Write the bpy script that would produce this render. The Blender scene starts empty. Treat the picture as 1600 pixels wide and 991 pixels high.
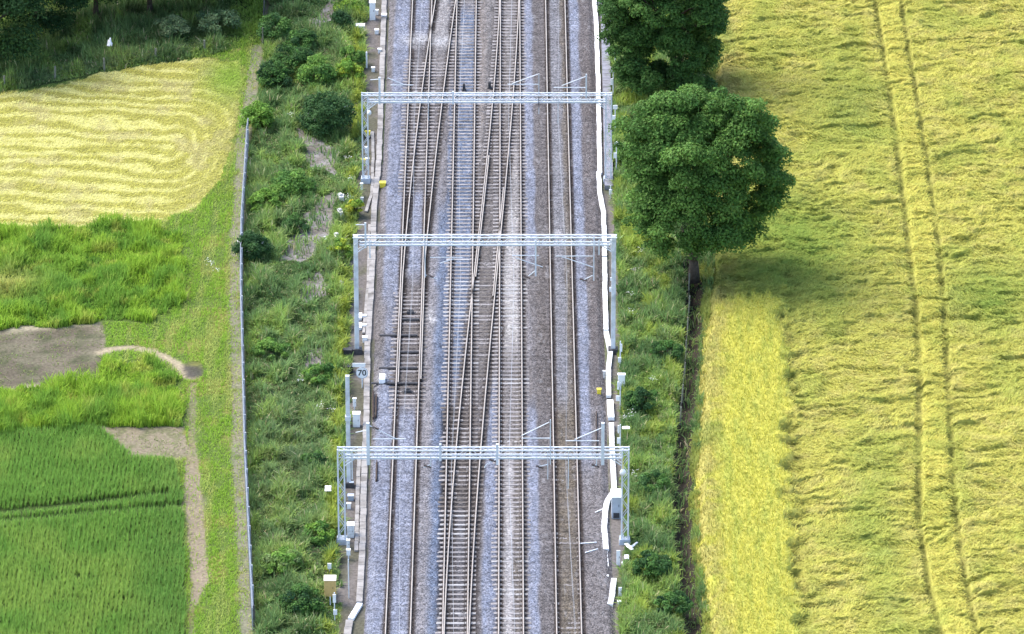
import bpy, math, random
import numpy as np
from mathutils import Vector
random.seed(7); rng = np.random.default_rng(11)
sc = bpy.context.scene
COL = sc.collection

# ------------------------------------------------------------------ camera, light, exposure
FPX = 8889.0; PITCH = math.radians(23.8); HCAM = 156.3; YAW = -0.00082
cam = bpy.data.cameras.new('camera'); camo = bpy.data.objects.new('camera', cam); COL.objects.link(camo)
cam.sensor_fit = 'HORIZONTAL'; cam.sensor_width = 36; cam.lens = 36*FPX/1600
cam.clip_start = 1; cam.clip_end = 5000
camo.location = (0, 0, HCAM); camo.rotation_euler = (math.pi/2-PITCH, 0, YAW)
sc.camera = camo
SUN_EL = math.radians(56); SUN_AZ = math.atan2(-0.80, 0.34)
w = bpy.data.worlds.new('World'); sc.world = w; w.use_nodes = True
nt = w.node_tree
sky = nt.nodes.new('ShaderNodeTexSky'); sky.sky_type = 'NISHITA'; sky.sun_disc = False
sky.sun_elevation = SUN_EL; sky.sun_rotation = SUN_AZ; sky.air_density = 1.0; sky.dust_density = 2.5; sky.ozone_density = 1.0
bg = nt.nodes['Background']; bg.inputs[1].default_value = 0.15
nt.links.new(sky.outputs[0], bg.inputs[0])
sl = bpy.data.lights.new('sun', 'SUN'); sl.energy = 1.3; sl.angle = math.radians(40); sl.color = (1, .95, .86)
so = bpy.data.objects.new('sun', sl); COL.objects.link(so)
sdir = Vector((math.sin(SUN_AZ)*math.cos(SUN_EL), math.cos(SUN_AZ)*math.cos(SUN_EL), math.sin(SUN_EL)))
so.rotation_euler = (-sdir).to_track_quat('-Z', 'Y').to_euler(); so.location = (0, 330, 120)
vs = sc.view_settings; vs.view_transform = 'Standard'; vs.look = 'None'; vs.gamma = 1; vs.use_curve_mapping = False
vs.exposure = 1.63

# ------------------------------------------------------------------ ground coordinates
_cp, _sp = math.cos(PITCH), math.sin(PITCH); _cy, _sy = math.cos(YAW), math.sin(YAW)
def ray(px, py):
    u = (px-800)/FPX; v = -(py-495.5)/FPX
    dx, dy, dz = u, _cp+v*_sp, -_sp+v*_cp
    return np.array([dx*_cy-dy*_sy, dx*_sy+dy*_cy, dz])
def at(px, py, z=0.0):
    d = ray(px, py); t = (z-HCAM)/d[2]; return np.array([d[0]*t, d[1]*t, z])
def atY(px, py, Y):
    d = ray(px, py); t = Y/d[1]; return np.array([d[0]*t, Y, HCAM+d[2]*t])
def poly(pts, z=0.0): return np.array([at(a, b, z)[:2] for a, b in pts])
def lineX(pts, z=0.0):
    P = poly(pts, z); o = np.argsort(P[:, 1]); ys, xs = P[o, 1], P[o, 0]
    def f(y):
        y = np.asarray(y, float); r = np.interp(y, ys, xs)
        s0 = (xs[1]-xs[0])/(ys[1]-ys[0]); s1 = (xs[-1]-xs[-2])/(ys[-1]-ys[-2])
        r = np.where(y < ys[0], xs[0]+s0*.5*(y-ys[0]), r); return np.where(y > ys[-1], xs[-1]+s1*.5*(y-ys[-1]), r)
    return f
def inpoly(P, x, y):
    x = np.asarray(x); y = np.asarray(y); r = np.zeros(x.shape, bool); n = len(P)
    for i in range(n):
        x1, y1 = P[i]; x2, y2 = P[(i+1) % n]
        if y1 == y2: continue
        c = ((y1 > y) != (y2 > y)) & (x < (x2-x1)*(y-y1)/(y2-y1)+x1); r ^= c
    return r
def pdist(P, x, y):
    d = np.full(np.shape(x), 1e9)
    for i in range(len(P)-1):
        a, b = P[i], P[i+1]; ab = b-a; t = np.clip(((x-a[0])*ab[0]+(y-a[1])*ab[1])/(ab@ab+1e-9), 0, 1)
        d = np.minimum(d, np.hypot(x-a[0]-t*ab[0], y-a[1]-t*ab[1]))
    return d
def hsh(i, j, s): v = np.sin(i*127.1+j*311.7+s*74.7)*43758.5453; return v-np.floor(v)
def vn(x, y, s=0):
    x = np.asarray(x, float); y = np.asarray(y, float); i = np.floor(x); j = np.floor(y); a = x-i; b = y-j
    a = a*a*(3-2*a); b = b*b*(3-2*b)
    return (hsh(i, j, s)*(1-a)+hsh(i+1, j, s)*a)*(1-b)+(hsh(i, j+1, s)*(1-a)+hsh(i+1, j+1, s)*a)*b
def fbm(x, y, s=0, o=3):
    r = 0; a = .5; t = 0
    for k in range(o): r = r+a*vn(x*2**k, y*2**k, s+k*3.1); t += a; a *= .5
    return r/t
def sst(a, b, x): t = np.clip((np.asarray(x, float)-a)/(b-a), 0, 1); return t*t*(3-2*t)
def mixc(c, d, m): return c*(1-m[..., None])+np.asarray(d)*m[..., None]
def YP(py): return at(800, py)[1]

# ------------------------------------------------------------------ mesh helpers
def tag(o, label=None, cat=None, group=None, kind=None):
    if label: o['label'] = label
    if cat: o['category'] = cat
    if group: o['group'] = group
    if kind: o['kind'] = kind
    return o
def thing(name, label, cat, loc=(0, 0, 0), group=None, rz=0):
    o = bpy.data.objects.new(name, None); COL.objects.link(o); o.location = [float(v) for v in loc]; o.rotation_euler.z = rz; o.empty_display_size = .3
    return tag(o, label, cat, group)
def npmesh(name, V, F, mats, parent=None, col=None, midx=None, smooth=False):
    """V (n,3); F list of int arrays of equal-size polygons"""
    if not isinstance(F, list): F = [F]
    me = bpy.data.meshes.new(name); V = np.asarray(V, np.float32)
    me.vertices.add(len(V)); me.vertices.foreach_set('co', V.ravel())
    loops = np.concatenate([f.ravel() for f in F]).astype(np.int32)
    sizes = np.concatenate([np.full(len(f), f.shape[1]) for f in F]).astype(np.int32)
    st = np.concatenate([[0], np.cumsum(sizes)[:-1]]).astype(np.int32)
    me.loops.add(len(loops)); me.loops.foreach_set('vertex_index', loops)
    me.polygons.add(len(sizes)); me.polygons.foreach_set('loop_start', st); me.polygons.foreach_set('loop_total', sizes)
    for m in (mats if isinstance(mats, (list, tuple)) else [mats]): me.materials.append(m)
    if midx is not None: me.polygons.foreach_set('material_index', np.asarray(midx, np.int32))
    if smooth: me.polygons.foreach_set('use_smooth', np.ones(len(sizes), bool))
    if col is not None:
        col = np.clip(np.asarray(col)*GAIN.get(mats.name if hasattr(mats, 'name') else '', 1.0), 0, .75)
        a = me.color_attributes.new('Col', 'FLOAT_COLOR', 'POINT'); c = np.ones((len(V), 4), np.float32); c[:, :3] = col; a.data.foreach_set('color', c.ravel())
    me.update(calc_edges=True)
    o = bpy.data.objects.new(name, me); COL.objects.link(o)
    if parent: o.parent = parent
    return o
GAIN = {'leaf': 1.75, 'grass blade': 1.85, 'ripening crop': 1.25, 'ballast stone': .47, 'ground soil and turf': .85}   # overall reflectance of each kind of surface
class MB:
    def __init__(s): s.v = []; s.f = []; s.m = []
    def add(s, vs, fs, m=0):
        n = len(s.v); s.v += [tuple(map(float, v)) for v in vs]
        for f in fs: s.f.append([i+n for i in f]); s.m.append(m)
    def box(s, c, d, m=0, rz=0, top=1.0, mtop=None):
        x, y, z = [k/2 for k in d]; ca, sa = math.cos(rz), math.sin(rz); V = []
        for dz in (-1, 1):
            k = top if dz > 0 else 1
            for dx, dy in ((-1, -1), (1, -1), (1, 1), (-1, 1)):
                a, b = dx*x*k, dy*y*k; V.append((c[0]+a*ca-b*sa, c[1]+a*sa+b*ca, c[2]+dz*z))
        s.add(V, [(3, 2, 1, 0), (0, 1, 5, 4), (1, 2, 6, 5), (2, 3, 7, 6), (3, 0, 4, 7)], m); s.add(V, [(4, 5, 6, 7)], m if mtop is None else mtop)
        return s
    def tube(s, a, b, r, n=6, r2=None, m=0):
        a = Vector([float(k) for k in a]); b = Vector([float(k) for k in b]); d = (b-a).normalized(); r2 = r if r2 is None else r2
        u = d.orthogonal().normalized(); v = d.cross(u); V = []
        for p, q in ((a, r), (b, r2)):
            for k in range(n): t = 2*math.pi*k/n; V.append(p+u*q*math.cos(t)+v*q*math.sin(t))
        F = [(k, (k+1) % n, n+(k+1) % n, n+k) for k in range(n)]+[tuple(range(n-1, -1, -1)), tuple(range(n, 2*n))]
        s.add(V, F, m); return s
    def path(s, pts, r, n=6):
        for a, b in zip(pts[:-1], pts[1:]): s.tube(a, b, r, n)
        return s
    def ball(s, c, r, n=8, sq=1.0, m=0):
        V = []; F = []; R = n//2
        for i in range(R+1):
            t = math.pi*i/R
            for k in range(n): p = 2*math.pi*k/n; V.append((c[0]+r*math.sin(t)*math.cos(p), c[1]+r*math.sin(t)*math.sin(p), c[2]+r*sq*math.cos(t)))
        for i in range(R):
            for k in range(n): F.append((i*n+k, (i+1)*n+k, (i+1)*n+(k+1) % n, i*n+(k+1) % n))
        s.add(V, F, m); return s
    def build(s, name, mats, parent=None, smooth=False, bevel=0):
        me = bpy.data.meshes.new(name); me.from_pydata(s.v, [], s.f)
        for m in (mats if isinstance(mats, (list, tuple)) else [mats]): me.materials.append(m)
        me.polygons.foreach_set('material_index', s.m)
        if smooth: me.polygons.foreach_set('use_smooth', [True]*len(s.f))
        me.update(); o = bpy.data.objects.new(name, me); COL.objects.link(o)
        if parent: o.parent = parent
        if bevel:
            b = o.modifiers.new('bevel', 'BEVEL'); b.width = bevel; b.segments = 2; b.limit_method = 'ANGLE'
        return o

# ------------------------------------------------------------------ materials
def mat(name, rgb, rough=.7, metal=0, var=.25, scale=6, bump=0.0, spec=.3, dirt=None, dirt_scale=2.0):
    m = bpy.data.materials.new(name); m.use_nodes = True; t = m.node_tree; p = t.nodes['Principled BSDF']
    p.inputs['Roughness'].default_value = rough; p.inputs['Metallic'].default_value = metal; p.inputs['Specular IOR Level'].default_value = spec
    tc = t.nodes.new('ShaderNodeTexCoord'); n = t.nodes.new('ShaderNodeTexNoise'); n.inputs['Scale'].default_value = scale; n.inputs['Detail'].default_value = 5
    t.links.new(tc.outputs['Object'], n.inputs['Vector'])
    r = t.nodes.new('ShaderNodeValToRGB'); e = r.color_ramp.elements; e[0].position = .3; e[1].position = .7
    e[0].color = (*[c*(1-var) for c in rgb], 1); e[1].color = (*[min(1, c*(1+var)) for c in rgb], 1)
    t.links.new(n.outputs['Fac'], r.inputs['Fac']); out = r.outputs[0]
    if dirt:
        n2 = t.nodes.new('ShaderNodeTexNoise'); n2.inputs['Scale'].default_value = dirt_scale; n2.inputs['Detail'].default_value = 6
        t.links.new(tc.outputs['Object'], n2.inputs['Vector'])
        r2 = t.nodes.new('ShaderNodeValToRGB'); r2.color_ramp.elements[0].position = .48; r2.color_ramp.elements[1].position = .68
        t.links.new(n2.outputs['Fac'], r2.inputs['Fac'])
        mx = t.nodes.new('ShaderNodeMix'); mx.data_type = 'RGBA'; t.links.new(r2.outputs[0], mx.inputs[0]); t.links.new(out, mx.inputs[6]); mx.inputs[7].default_value = (*dirt, 1); out = mx.outputs[2]
    t.links.new(out, p.inputs['Base Color'])
    if bump:
        b = t.nodes.new('ShaderNodeBump'); b.inputs['Strength'].default_value = bump; b.inputs['Distance'].default_value = .05
        t.links.new(n.outputs['Fac'], b.inputs['Height']); t.links.new(b.outputs[0], p.inputs['Normal'])
    return m
def mat_attr(name, rough=.6, trans=0.0, spec=.2, nscale=8, nvar=.3, bump=0, voro=0, vvar=.5, objrand=0):
    m = bpy.data.materials.new(name); m.use_nodes = True; t = m.node_tree; p = t.nodes['Principled BSDF']
    p.inputs['Roughness'].default_value = rough; p.inputs['Specular IOR Level'].default_value = spec
    a = t.nodes.new('ShaderNodeAttribute'); a.attribute_name = 'Col'; tc = t.nodes.new('ShaderNodeTexCoord')
    def mul(col, fac_out, lo, hi):
        mr = t.nodes.new('ShaderNodeMapRange'); mr.inputs[1].default_value = .25 if not voro else 0; mr.inputs[2].default_value = .75 if not voro else 1
        mr.inputs[3].default_value = lo; mr.inputs[4].default_value = hi; t.links.new(fac_out, mr.inputs[0])
        x = t.nodes.new('ShaderNodeVectorMath'); x.operation = 'SCALE'; t.links.new(col, x.inputs[0]); t.links.new(mr.outputs[0], x.inputs['Scale']); return x.outputs[0]
    out = a.outputs['Color']; hgt = None
    if voro:
        v = t.nodes.new('ShaderNodeTexVoronoi'); v.inputs['Scale'].default_value = voro; t.links.new(tc.outputs['Object'], v.inputs['Vector'])
        sp = t.nodes.new('ShaderNodeSeparateColor'); t.links.new(v.outputs['Color'], sp.inputs[0])
        out = mul(out, sp.outputs[0], 1-vvar, 1+vvar); hgt = v.outputs['Distance']
    if nvar:
        n = t.nodes.new('ShaderNodeTexNoise'); n.inputs['Scale'].default_value = nscale; n.inputs['Detail'].default_value = 6; t.links.new(tc.outputs['Object'], n.inputs['Vector'])
        v0 = voro; voro = 0; out = mul(out, n.outputs['Fac'], 1-nvar, 1+nvar); voro = v0
        if hgt is None: hgt = n.outputs['Fac']
    t.links.new(out, p.inputs['Base Color'])
    if bump:
        b = t.nodes.new('ShaderNodeBump'); b.inputs['Strength'].default_value = bump; b.inputs['Distance'].default_value = .06; b.invert = bool(voro)
        t.links.new(hgt, b.inputs['Height']); t.links.new(b.outputs[0], p.inputs['Normal'])
    if trans:
        tr = t.nodes.new('ShaderNodeBsdfTranslucent'); t.links.new(out, tr.inputs[0]); mx = t.nodes.new('ShaderNodeMixShader'); mx.inputs[0].default_value = trans
        t.links.new(p.outputs[0], mx.inputs[1]); t.links.new(tr.outputs[0], mx.inputs[2]); t.links.new(mx.outputs[0], t.nodes['Material Output'].inputs[0])
    return m
M_ground = mat_attr('ground soil and turf', .95, nscale=5, nvar=.35, bump=.6, spec=.05)
M_ballast = mat_attr('ballast stone', .95, nscale=1.6, nvar=.24, voro=10, vvar=.5, bump=.9, spec=.1)
M_leaf = mat_attr('leaf', .6, trans=.35, nvar=0, spec=.1)
M_blade = mat_attr('grass blade', .7, trans=.4, nvar=0, spec=.05)
M_crop = mat_attr('ripening crop', .85, trans=.2, nscale=9, nvar=.12, spec=.05)
M_bark = mat('bark', (.07, .055, .042), .9, var=.4, scale=5, bump=.5)
M_steel = mat('galvanised steel', (.62, .655, .70), .5, metal=.0, var=.12, scale=3, spec=.5)
M_mast = mat('galvanised mast', (.64, .67, .71), .5, metal=.0, var=.12, scale=2, spec=.5, dirt=(.36, .38, .40), dirt_scale=1.3)
M_fence = mat('fence steel', (.33, .355, .40), .5, var=.2, scale=2, spec=.4)
M_head = mat('polished rail head', (.36, .32, .285), .45, metal=.1, var=.1, scale=2)
M_rust = mat('rusty rail side', (.05, .036, .03), .9, var=.35, scale=5)
M_sleeper = mat('weathered concrete sleeper', (.25, .235, .235), .9, var=.35, scale=2.2, dirt=(.12, .11, .105), dirt_scale=1.7)
M_timber = mat('tarred timber', (.09, .075, .065), .85, var=.35, scale=6)
M_conc = mat('trough concrete', (.29, .275, .262), .9, var=.14, scale=2.5, bump=.2, dirt=(.15, .14, .13), dirt_scale=.9)
M_line = mat('overhead line wire', (.30, .31, .34), .5, var=.3, scale=.5)
M_white = mat('white paint', (.86, .87, .88), .55, var=.05, scale=4, dirt=(.70, .70, .70), dirt_scale=1.1)
M_trough = mat('white painted trough', (.80, .80, .80), .7, var=.08, scale=3, dirt=(.50, .49, .47), dirt_scale=1.4)
M_plastic = mat('white plastic sheet', (.88, .88, .9), .4, var=.05, scale=5)
M_grey = mat('grey cabinet paint', (.42, .47, .54), .55, var=.1, scale=4, dirt=(.33, .36, .40))
M_dark = mat('dark iron', (.05, .05, .055), .7, var=.3)
M_yellow = mat('yellow paint', (.80, .66, .06), .5, var=.08, scale=6)
M_tan = mat('tan painted panel', (.62, .42, .16), .6, var=.1, scale=5)
M_cream = mat('cream lid', (.85, .80, .66), .6, var=.05)
M_wood = mat('weathered post', (.17, .175, .14), .9, var=.3, scale=8)
M_black = mat('black lettering', (.05, .05, .055), .6, var=.1)
M_insul = mat('brown insulator', (.10, .07, .06), .35, var=.2)
M_walk = mat('walkway boards', (.22, .225, .265), .85, var=.12, scale=3, dirt=(.14, .14, .155))
M_mud = mat('mud', (.1, .09, .08), .9)

# ------------------------------------------------------------------ layout lines (ground coordinates)
Y0, Y1 = 296.0, 432.0
TX = [-6.635, -3.185, .195, 3.705]
fence = lineX([(417, 0), (407, 90), (398, 150), (386, 230), (377, 370), (376, 470), (379, 600), (382, 720), (388, 850), (395, 991)])
embR = lineX([(573, 0), (568, 100), (567, 200), (559, 300), (551, 400), (546, 500), (542, 600), (537, 720), (531, 850), (524, 991)])
balL = lineX([(606, 0), (600, 150), (592, 320), (585, 450), (580, 600), (575, 740), (572, 860), (565, 991)])
balR = lineX([(930, 0), (936, 200), (942, 320), (946, 500), (950, 650), (955, 800), (965, 991)])
stripL = lineX([(951, 0), (957, 150), (958, 300), (966, 430), (968, 600), (974, 760), (974, 880), (968, 991)])
ditch = lineX([(1062, 0), (1070, 250), (1080, 400), (1084, 470), (1079, 560), (1068, 680), (1064, 780), (1070, 880), (1084, 991)])
cropL = lineX([(1118, 0), (1120, 250), (1115, 420), (1106, 500), (1098, 600), (1090, 720), (1092, 860), (1110, 991)])
standR = lineX([(1190, 380), (1216, 430), (1222, 560), (1224, 700), (1230, 820), (1240, 991)])
tramA = lineX([(1365, 0), (1380, 100), (1396, 200), (1413, 350), (1428, 480), (1436, 600), (1434, 720), (1434, 820), (1450, 930), (1472, 1010)])
tramB = lineX([(1405, 0), (1424, 120), (1446, 250), (1466, 400), (1476, 540), (1481, 650), (1490, 800), (1503, 900), (1528, 1010)])
P_hay = poly([(-250, 180), (0, 146), (90, 131), (170, 111), (250, 97), (320, 90), (372, 97), (377, 130), (368, 210), (345, 280), (305, 325), (250, 345), (200, 350), (150, 350), (0, 357), (-250, 370)])
P_tall1 = poly([(-250, 370), (0, 357), (200, 350), (285, 362), (290, 470), (230, 505), (160, 503), (0, 518), (-250, 535)])
P_soil = poly([(-250, 538), (0, 517), (160, 503), (166, 540), (150, 592), (75, 602), (0, 613), (-250, 630)])
P_tall2 = poly([(-250, 632), (0, 612), (75, 602), (150, 590), (160, 570), (230, 560), (278, 590), (288, 640), (290, 668), (150, 671), (0, 679), (-250, 695)])
P_bare = poly([(155, 668), (288, 668), (297, 716), (206, 717)])
P_crop2 = poly([(-350, 697), (0, 680), (155, 671), (208, 717), (272, 722), (286, 780), (290, 991), (290, 1120), (-450, 1120)])
L_path = poly([(158, 551), (175, 545), (205, 543), (240, 550), (275, 568), (298, 590)])
L_track = poly([(303, 600), (300, 650), (300, 700), (300, 760), (304, 800), (309, 860), (312, 910), (300, 950), (298, 1010)])
PATCH = [poly(p) for p in ([(475, 40), (515, 8), (530, 12), (522, 32), (490, 60)], [(455, 205), (500, 225), (532, 238), (520, 275), (480, 262)],
         [(470, 345), (490, 318), (520, 303), (518, 345), (500, 395), (470, 412), (435, 405)], [(455, 470), (478, 440), (502, 428), (512, 462), (480, 478)], [(480, 240), (520, 250), (500, 275)], [(470, 560), (500, 540), (505, 570), (480, 590)])]
PATCH = [(p-p.mean(0))*np.array([1.0, 1.08])+p.mean(0)+np.array([.15, -.3]) for p in PATCH]
CRB = [(690, 1110), (696, 960), (700, 870), (706.3, 780), (712, 720), (717.8, 640), (724.3, 590), (731.5, 515), (736.8, 451), (747, 376), (755.5, 300), (762, 242), (768, 182), (774, 121), (778, 60), (780.5, 0)]
CRBr = [(729.5, 1110), (735, 960), (738, 870), (744, 780), (749, 720), (757, 640), (761.5, 590), (769.5, 512), (775, 455), (782, 376), (788.5, 300), (794.5, 227), (798.8, 182), (804.8, 106), (809, 45), (811.5, 0)]
CRA = [(624, 500), (630, 430), (635, 360), (640.5, 300), (643.5, 280), (648, 242), (654, 182), (661.5, 121), (671, 61), (681, 0)]
CRAr = [(661.5, 440), (668, 360), (675, 296), (683.5, 220), (692.5, 151), (699, 100), (706, 45), (712, 0)]
def fitX(pts, deg=3):
    P = poly(pts, .28); c = np.polyfit((P[:, 1]-360)/50, P[:, 0], deg); return lambda y: np.polyval(c, (np.asarray(y, float)-360)/50)
qB, qBr, qA, qAr = fitX(CRB), fitX(CRBr), fitX(CRA, 2), fitX(CRAr, 2)
def fB(y): return np.minimum(np.maximum(qB(y), TX[1]-.67), TX[2]-.83)
def fBr(y): return np.minimum(np.maximum(qBr(y), TX[1]+.83), TX[2]+.67)
def fA(y): return np.maximum(qA(np.maximum(y, YP(440))), TX[0]-.67)
def fAr(y): return np.maximum(qAr(np.maximum(y, YP(415))), TX[0]+.83)
def cB(y): return (fB(y)+fBr(y))/2
def cA(y): return (fA(y)+fAr(y))/2

# ------------------------------------------------------------------ ground sheet
def axis(lo, hi, step, far):
    fine = np.arange(lo, hi+step/2, step); g = []; d = step; x = hi
    while x < far: d *= 1.35; x += d; g.append(x)
    h = []; d = step; x = lo
    while x > -far+ (lo+hi): d *= 1.35; x -= d; h.append(x)
    return np.array(h[::-1]+list(fine)+g)
gx = axis(-38, 42, .25, 900); gy = axis(296, 436, .25, 2200)
X, Y = np.meshgrid(gx, gy)
def gheight(X, Y):
    z = (fbm(X/3, Y/3, 4)-.5)*.12
    inside = (X > balL(Y)-.9) & (X < balR(Y)+.4)
    z = np.where(inside, -.02+(fbm(X/.8, Y/.8, 8)-.5)*.02, z)
    d = np.abs(X-ditch(Y)); z = z-.75*np.exp(-(d/.6)**2)
    e = sst(0, 1.5, X-fence(Y))*sst(0, 1.2, embR(Y)-X); z = z+e*(.25+.5*(fbm(X/4, Y/5, 21)-.4))
    return z
def gcolor(X, Y):
    n1 = fbm(X/1.5, Y/2.5, 1); n2 = fbm(X/.5, Y/.8, 2); wob = (fbm(X/1.1, Y/1.4, 5)-.5)*.9
    wx = X+wob; wy = Y+(fbm(X/1.2, Y/1.2, 6)-.5)*2.0
    c = np.zeros(X.shape+(3,))+np.array([.10, .15, .035])
    c = mixc(c, (.22, .20, .06), sst(.45, .7, n1)*.7)
    hay = inpoly(P_hay, wx, wy)
    # swaths: pale cut straw rows that run across and turn down at the right
    dx = X-at(270, 230)[0]; dy = Y-at(270, 230)[1]
    u = np.where(dx < 0, np.abs(dy+.10*dx)*1.0, np.hypot(dx*2.3, dy))
    rows = .5+.5*np.sin((u+(fbm(X/6, Y/4, 9)-.5)*2.8+(fbm(X/1.2, Y/1, 19)-.5)*1.0)*2*math.pi/1.9); rows = rows*(.62+.38*sst(at(320, 220)[0], at(200, 220)[0], X))*(.45+1.0*(fbm(X/2.5, Y/1.5, 29)))
    hc = mixc(np.zeros(X.shape+(3,))+np.array([.27, .26, .068]), (.42, .40, .145), sst(.42, .85, rows*.85+n2*.38+ .2*(n1-.5)))
    hc = mixc(hc, (.30, .27, .13), sst(.55, .75, n1)*.55)
    edge = sst(at(300, 200)[0], at(365, 200)[0], X); hc = mixc(hc, (.22, .22, .07), edge*.5*sst(.35, .6, n1)); gcor = np.exp(-(((X-at(362, 115)[0])/2.2)**2+((Y-YP(120))/5)**2)); hc = mixc(hc, (.13, .21, .03), gcor*.9)
    c = np.where(hay[..., None], hc, c)
    t1 = inpoly(P_tall1, wx, wy) | inpoly(P_tall2, wx, wy); c = np.where(t1[..., None], np.array([.06, .10, .02]), c)
    s = inpoly(P_soil, X+wob*.7, wy*.7+Y*.3); sc_ = mixc(np.zeros(X.shape+(3,))+np.array([.125, .108, .078]), (.07, .08, .04), sst(.4, .62, n2)*.75); sc_ = mixc(sc_, (.19, .165, .12), sst(.5, .75, fbm(X/2.5, Y/1.2, 12))*.6)
    ds = pdist(np.vstack([P_soil, P_soil[:1]]), X, Y); sc_ = mixc(sc_, (.42, .37, .26), np.exp(-(ds/.55)**2)*.8*sst(.3, .6, n1)); c = np.where(s[..., None], sc_, c)
    pth = pdist(L_path, wx*.5+X*.5, Y); c = mixc(c, (.33, .28, .19), sst(.60, .2, pth)*sst(.2, .45, n2+.1))
    tw = np.interp(Y, [YP(1000), YP(945), YP(900), YP(760), YP(700), YP(600)], [.15, .3, .62, .62, .32, .28])
    trk = pdist(L_track, X+wob*.35, Y); c = mixc(c, np.array([.25, .205, .15]), sst(1.15, .8, trk/tw)*.95*sst(.15, .4, n2+.12)*np.interp(Y, [YP(960), YP(930), YP(740), YP(690)], [.3, 1, 1, .55]))
    mud = np.hypot((X-at(300, 580)[0])/.85, (Y-at(300, 580)[1])/1.6)+wob*1.3; c = mixc(c, (.07, .065, .06), sst(1.1, .6, mud)*.9)
    b = inpoly(P_bare, wx, wy); c = np.where(b[..., None], mixc(np.zeros(X.shape+(3,))+np.array([.235, .20, .14]), (.12, .13, .06), sst(.5, .7, n2)*.7), c)
    cr = inpoly(P_crop2, X, Y); c = np.where(cr[..., None], np.array([.05, .08, .022]), c)
    fx = fence(Y); g = sst(.75, .35, np.abs(X-fx+.25+wob*.2)); c = mixc(c, (.21, .195, .155), g*.8*sst(.25, .5, n2+.1))
    emb = (X > fx+.15) & (X < embR(Y)); ec = mixc(np.zeros(X.shape+(3,))+np.array([.05, .075, .022]), (.12, .11, .07), sst(.5, .7, n1)*.6); c = np.where(emb[..., None], ec, c)
    pm = np.zeros(X.shape)
    for P in PATCH: pm = np.maximum(pm, inpoly(P, wx, wy).astype(float))
    c = np.where((pm > .5)[..., None], mixc(np.zeros(X.shape+(3,))+np.array([.25, .235, .225]), (.165, .15, .13), sst(.4, .65, n2)), c)
    cess = (X >= embR(Y)+(fbm(X/.6, Y/1.5, 31)-.5)*.8) & (X < balL(Y)+.2); cc = mixc(np.zeros(X.shape+(3,))+np.array([.155, .14, .13]), (.10, .10, .065), sst(.45, .62, n1)*.8); c = np.where(cess[..., None], cc, c)
    cr2 = (X > balR(Y)-.2) & (X < stripL(Y)+(fbm(X/.6, Y/1.5, 33)-.5)*.7); cc = mixc(np.zeros(X.shape+(3,))+np.array([.17, .155, .145]), (.10, .12, .055), sst(.5, .68, n1)*.8); c = np.where(cr2[..., None], cc, c)
    st = (X > stripL(Y)+.2) & (X < cropL(Y)); c = np.where(st[..., None], np.array([.045, .07, .02]), c)
    d = np.abs(X-ditch(Y)); c = mixc(c, (.05, .043, .033), sst(.95, .55, d))
    fld = X > cropL(Y); c = np.where(fld[..., None], np.array([.14, .13, .04]), c)
    far = (X < fence(Y)) & ~hay & (wy > np.interp(X, [at(-250, 180)[0], at(0, 146)[0], at(170, 111)[0], at(330, 88)[0], at(400, 70)[0]], [YP(180), YP(146), YP(111), YP(88), YP(70)])); c = np.where(far[..., None], mixc(np.zeros(X.shape+(3,))+np.array([.04, .065, .02]), (.09, .14, .03), sst(.45, .7, n1)), c)
    return c*(1+.25*(n2[..., None]-.5))
Z = gheight(X, Y); C = gcolor(X, Y)
def grid_faces(ny, nx, keep=None):
    i = np.arange(ny*nx).reshape(ny, nx); F = np.stack([i[:-1, :-1], i[:-1, 1:], i[1:, 1:], i[1:, :-1]], -1).reshape(-1, 4)
    return F if keep is None else F[keep[:-1, :-1].ravel() & keep[1:, 1:].ravel() & keep[1:, :-1].ravel() & keep[:-1, 1:].ravel()]
tag(npmesh('ground', np.stack([X, Y, Z], -1).reshape(-1, 3), grid_faces(*X.shape), M_ground, col=C.reshape(-1, 3), smooth=True), kind='structure')

# ------------------------------------------------------------------ ballast bed
def tz(y): return np.asarray(y)
bx = np.arange(-10.2, 7.6, .085); by = np.arange(Y0, Y1, .10)
X, Y = np.meshgrid(bx, by)
YS0 = Y0+.3; SLT = .20   # sleeper top
def ymask(Y, spans, soft=1.6):
    r = np.zeros(Y.shape)
    for a, b in spans: r = np.maximum(r, sst(YP(b)-soft, YP(b)+soft, Y)*sst(YP(a)+soft, YP(a)-soft, Y))
    return r
EXP = [[(95, 310), (455, 650)], [(-200, 1200)], [(-200, 1200)], [(700, 1200)]]; EXW = [1.25, 1.15, 1.2, .72]; EXS = [1, 1, 1, .62]
expo = np.zeros(X.shape)
wobx = (fbm(X/.9, Y/1.6, 41)-.5)*.5
for k in range(4): expo = np.maximum(expo, EXS[k]*sst(EXW[k]+.2, EXW[k]-.2, np.abs(X+wobx*1.4-TX[k]))*ymask(Y, EXP[k]))
onA = sst(1.5, 1.0, np.abs(X+wobx-cA(Y)))*(Y > YP(300)); onB = sst(1.5, 1.0, np.abs(X+wobx-cB(Y)))*(Y > YP(1100))
expo = np.maximum(expo, onB*.95); expo = np.maximum(expo, onA*ymask(Y, [(90, 330)])); expo = expo*(.5+.8*(fbm(X/1.0, Y/1.8, 43)))
expo = np.clip(expo, 0, 1)
edge = np.minimum(sst(0, .7, X-balL(Y)), sst(0, .6, balR(Y)-X))
six = np.ones(X.shape)
for k in range(4): six = np.minimum(six, sst(.9, 1.6, np.abs(X-TX[k])))
Z = SLT+.035+.012*np.cos((Y-YS0)*2*math.pi/.65)*(1-six)-.085*expo+.05*six*(fbm(X/2, Y/4, 45)-.3)+(rng.random(X.shape)-.5)*.035
Z = Z*edge - .05*(1-edge)
n1 = fbm(X/.8, Y/3.5, 51); n2 = fbm(X/.35, Y/1.1, 52); n3 = fbm(X/2.5, Y/9, 53)
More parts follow.
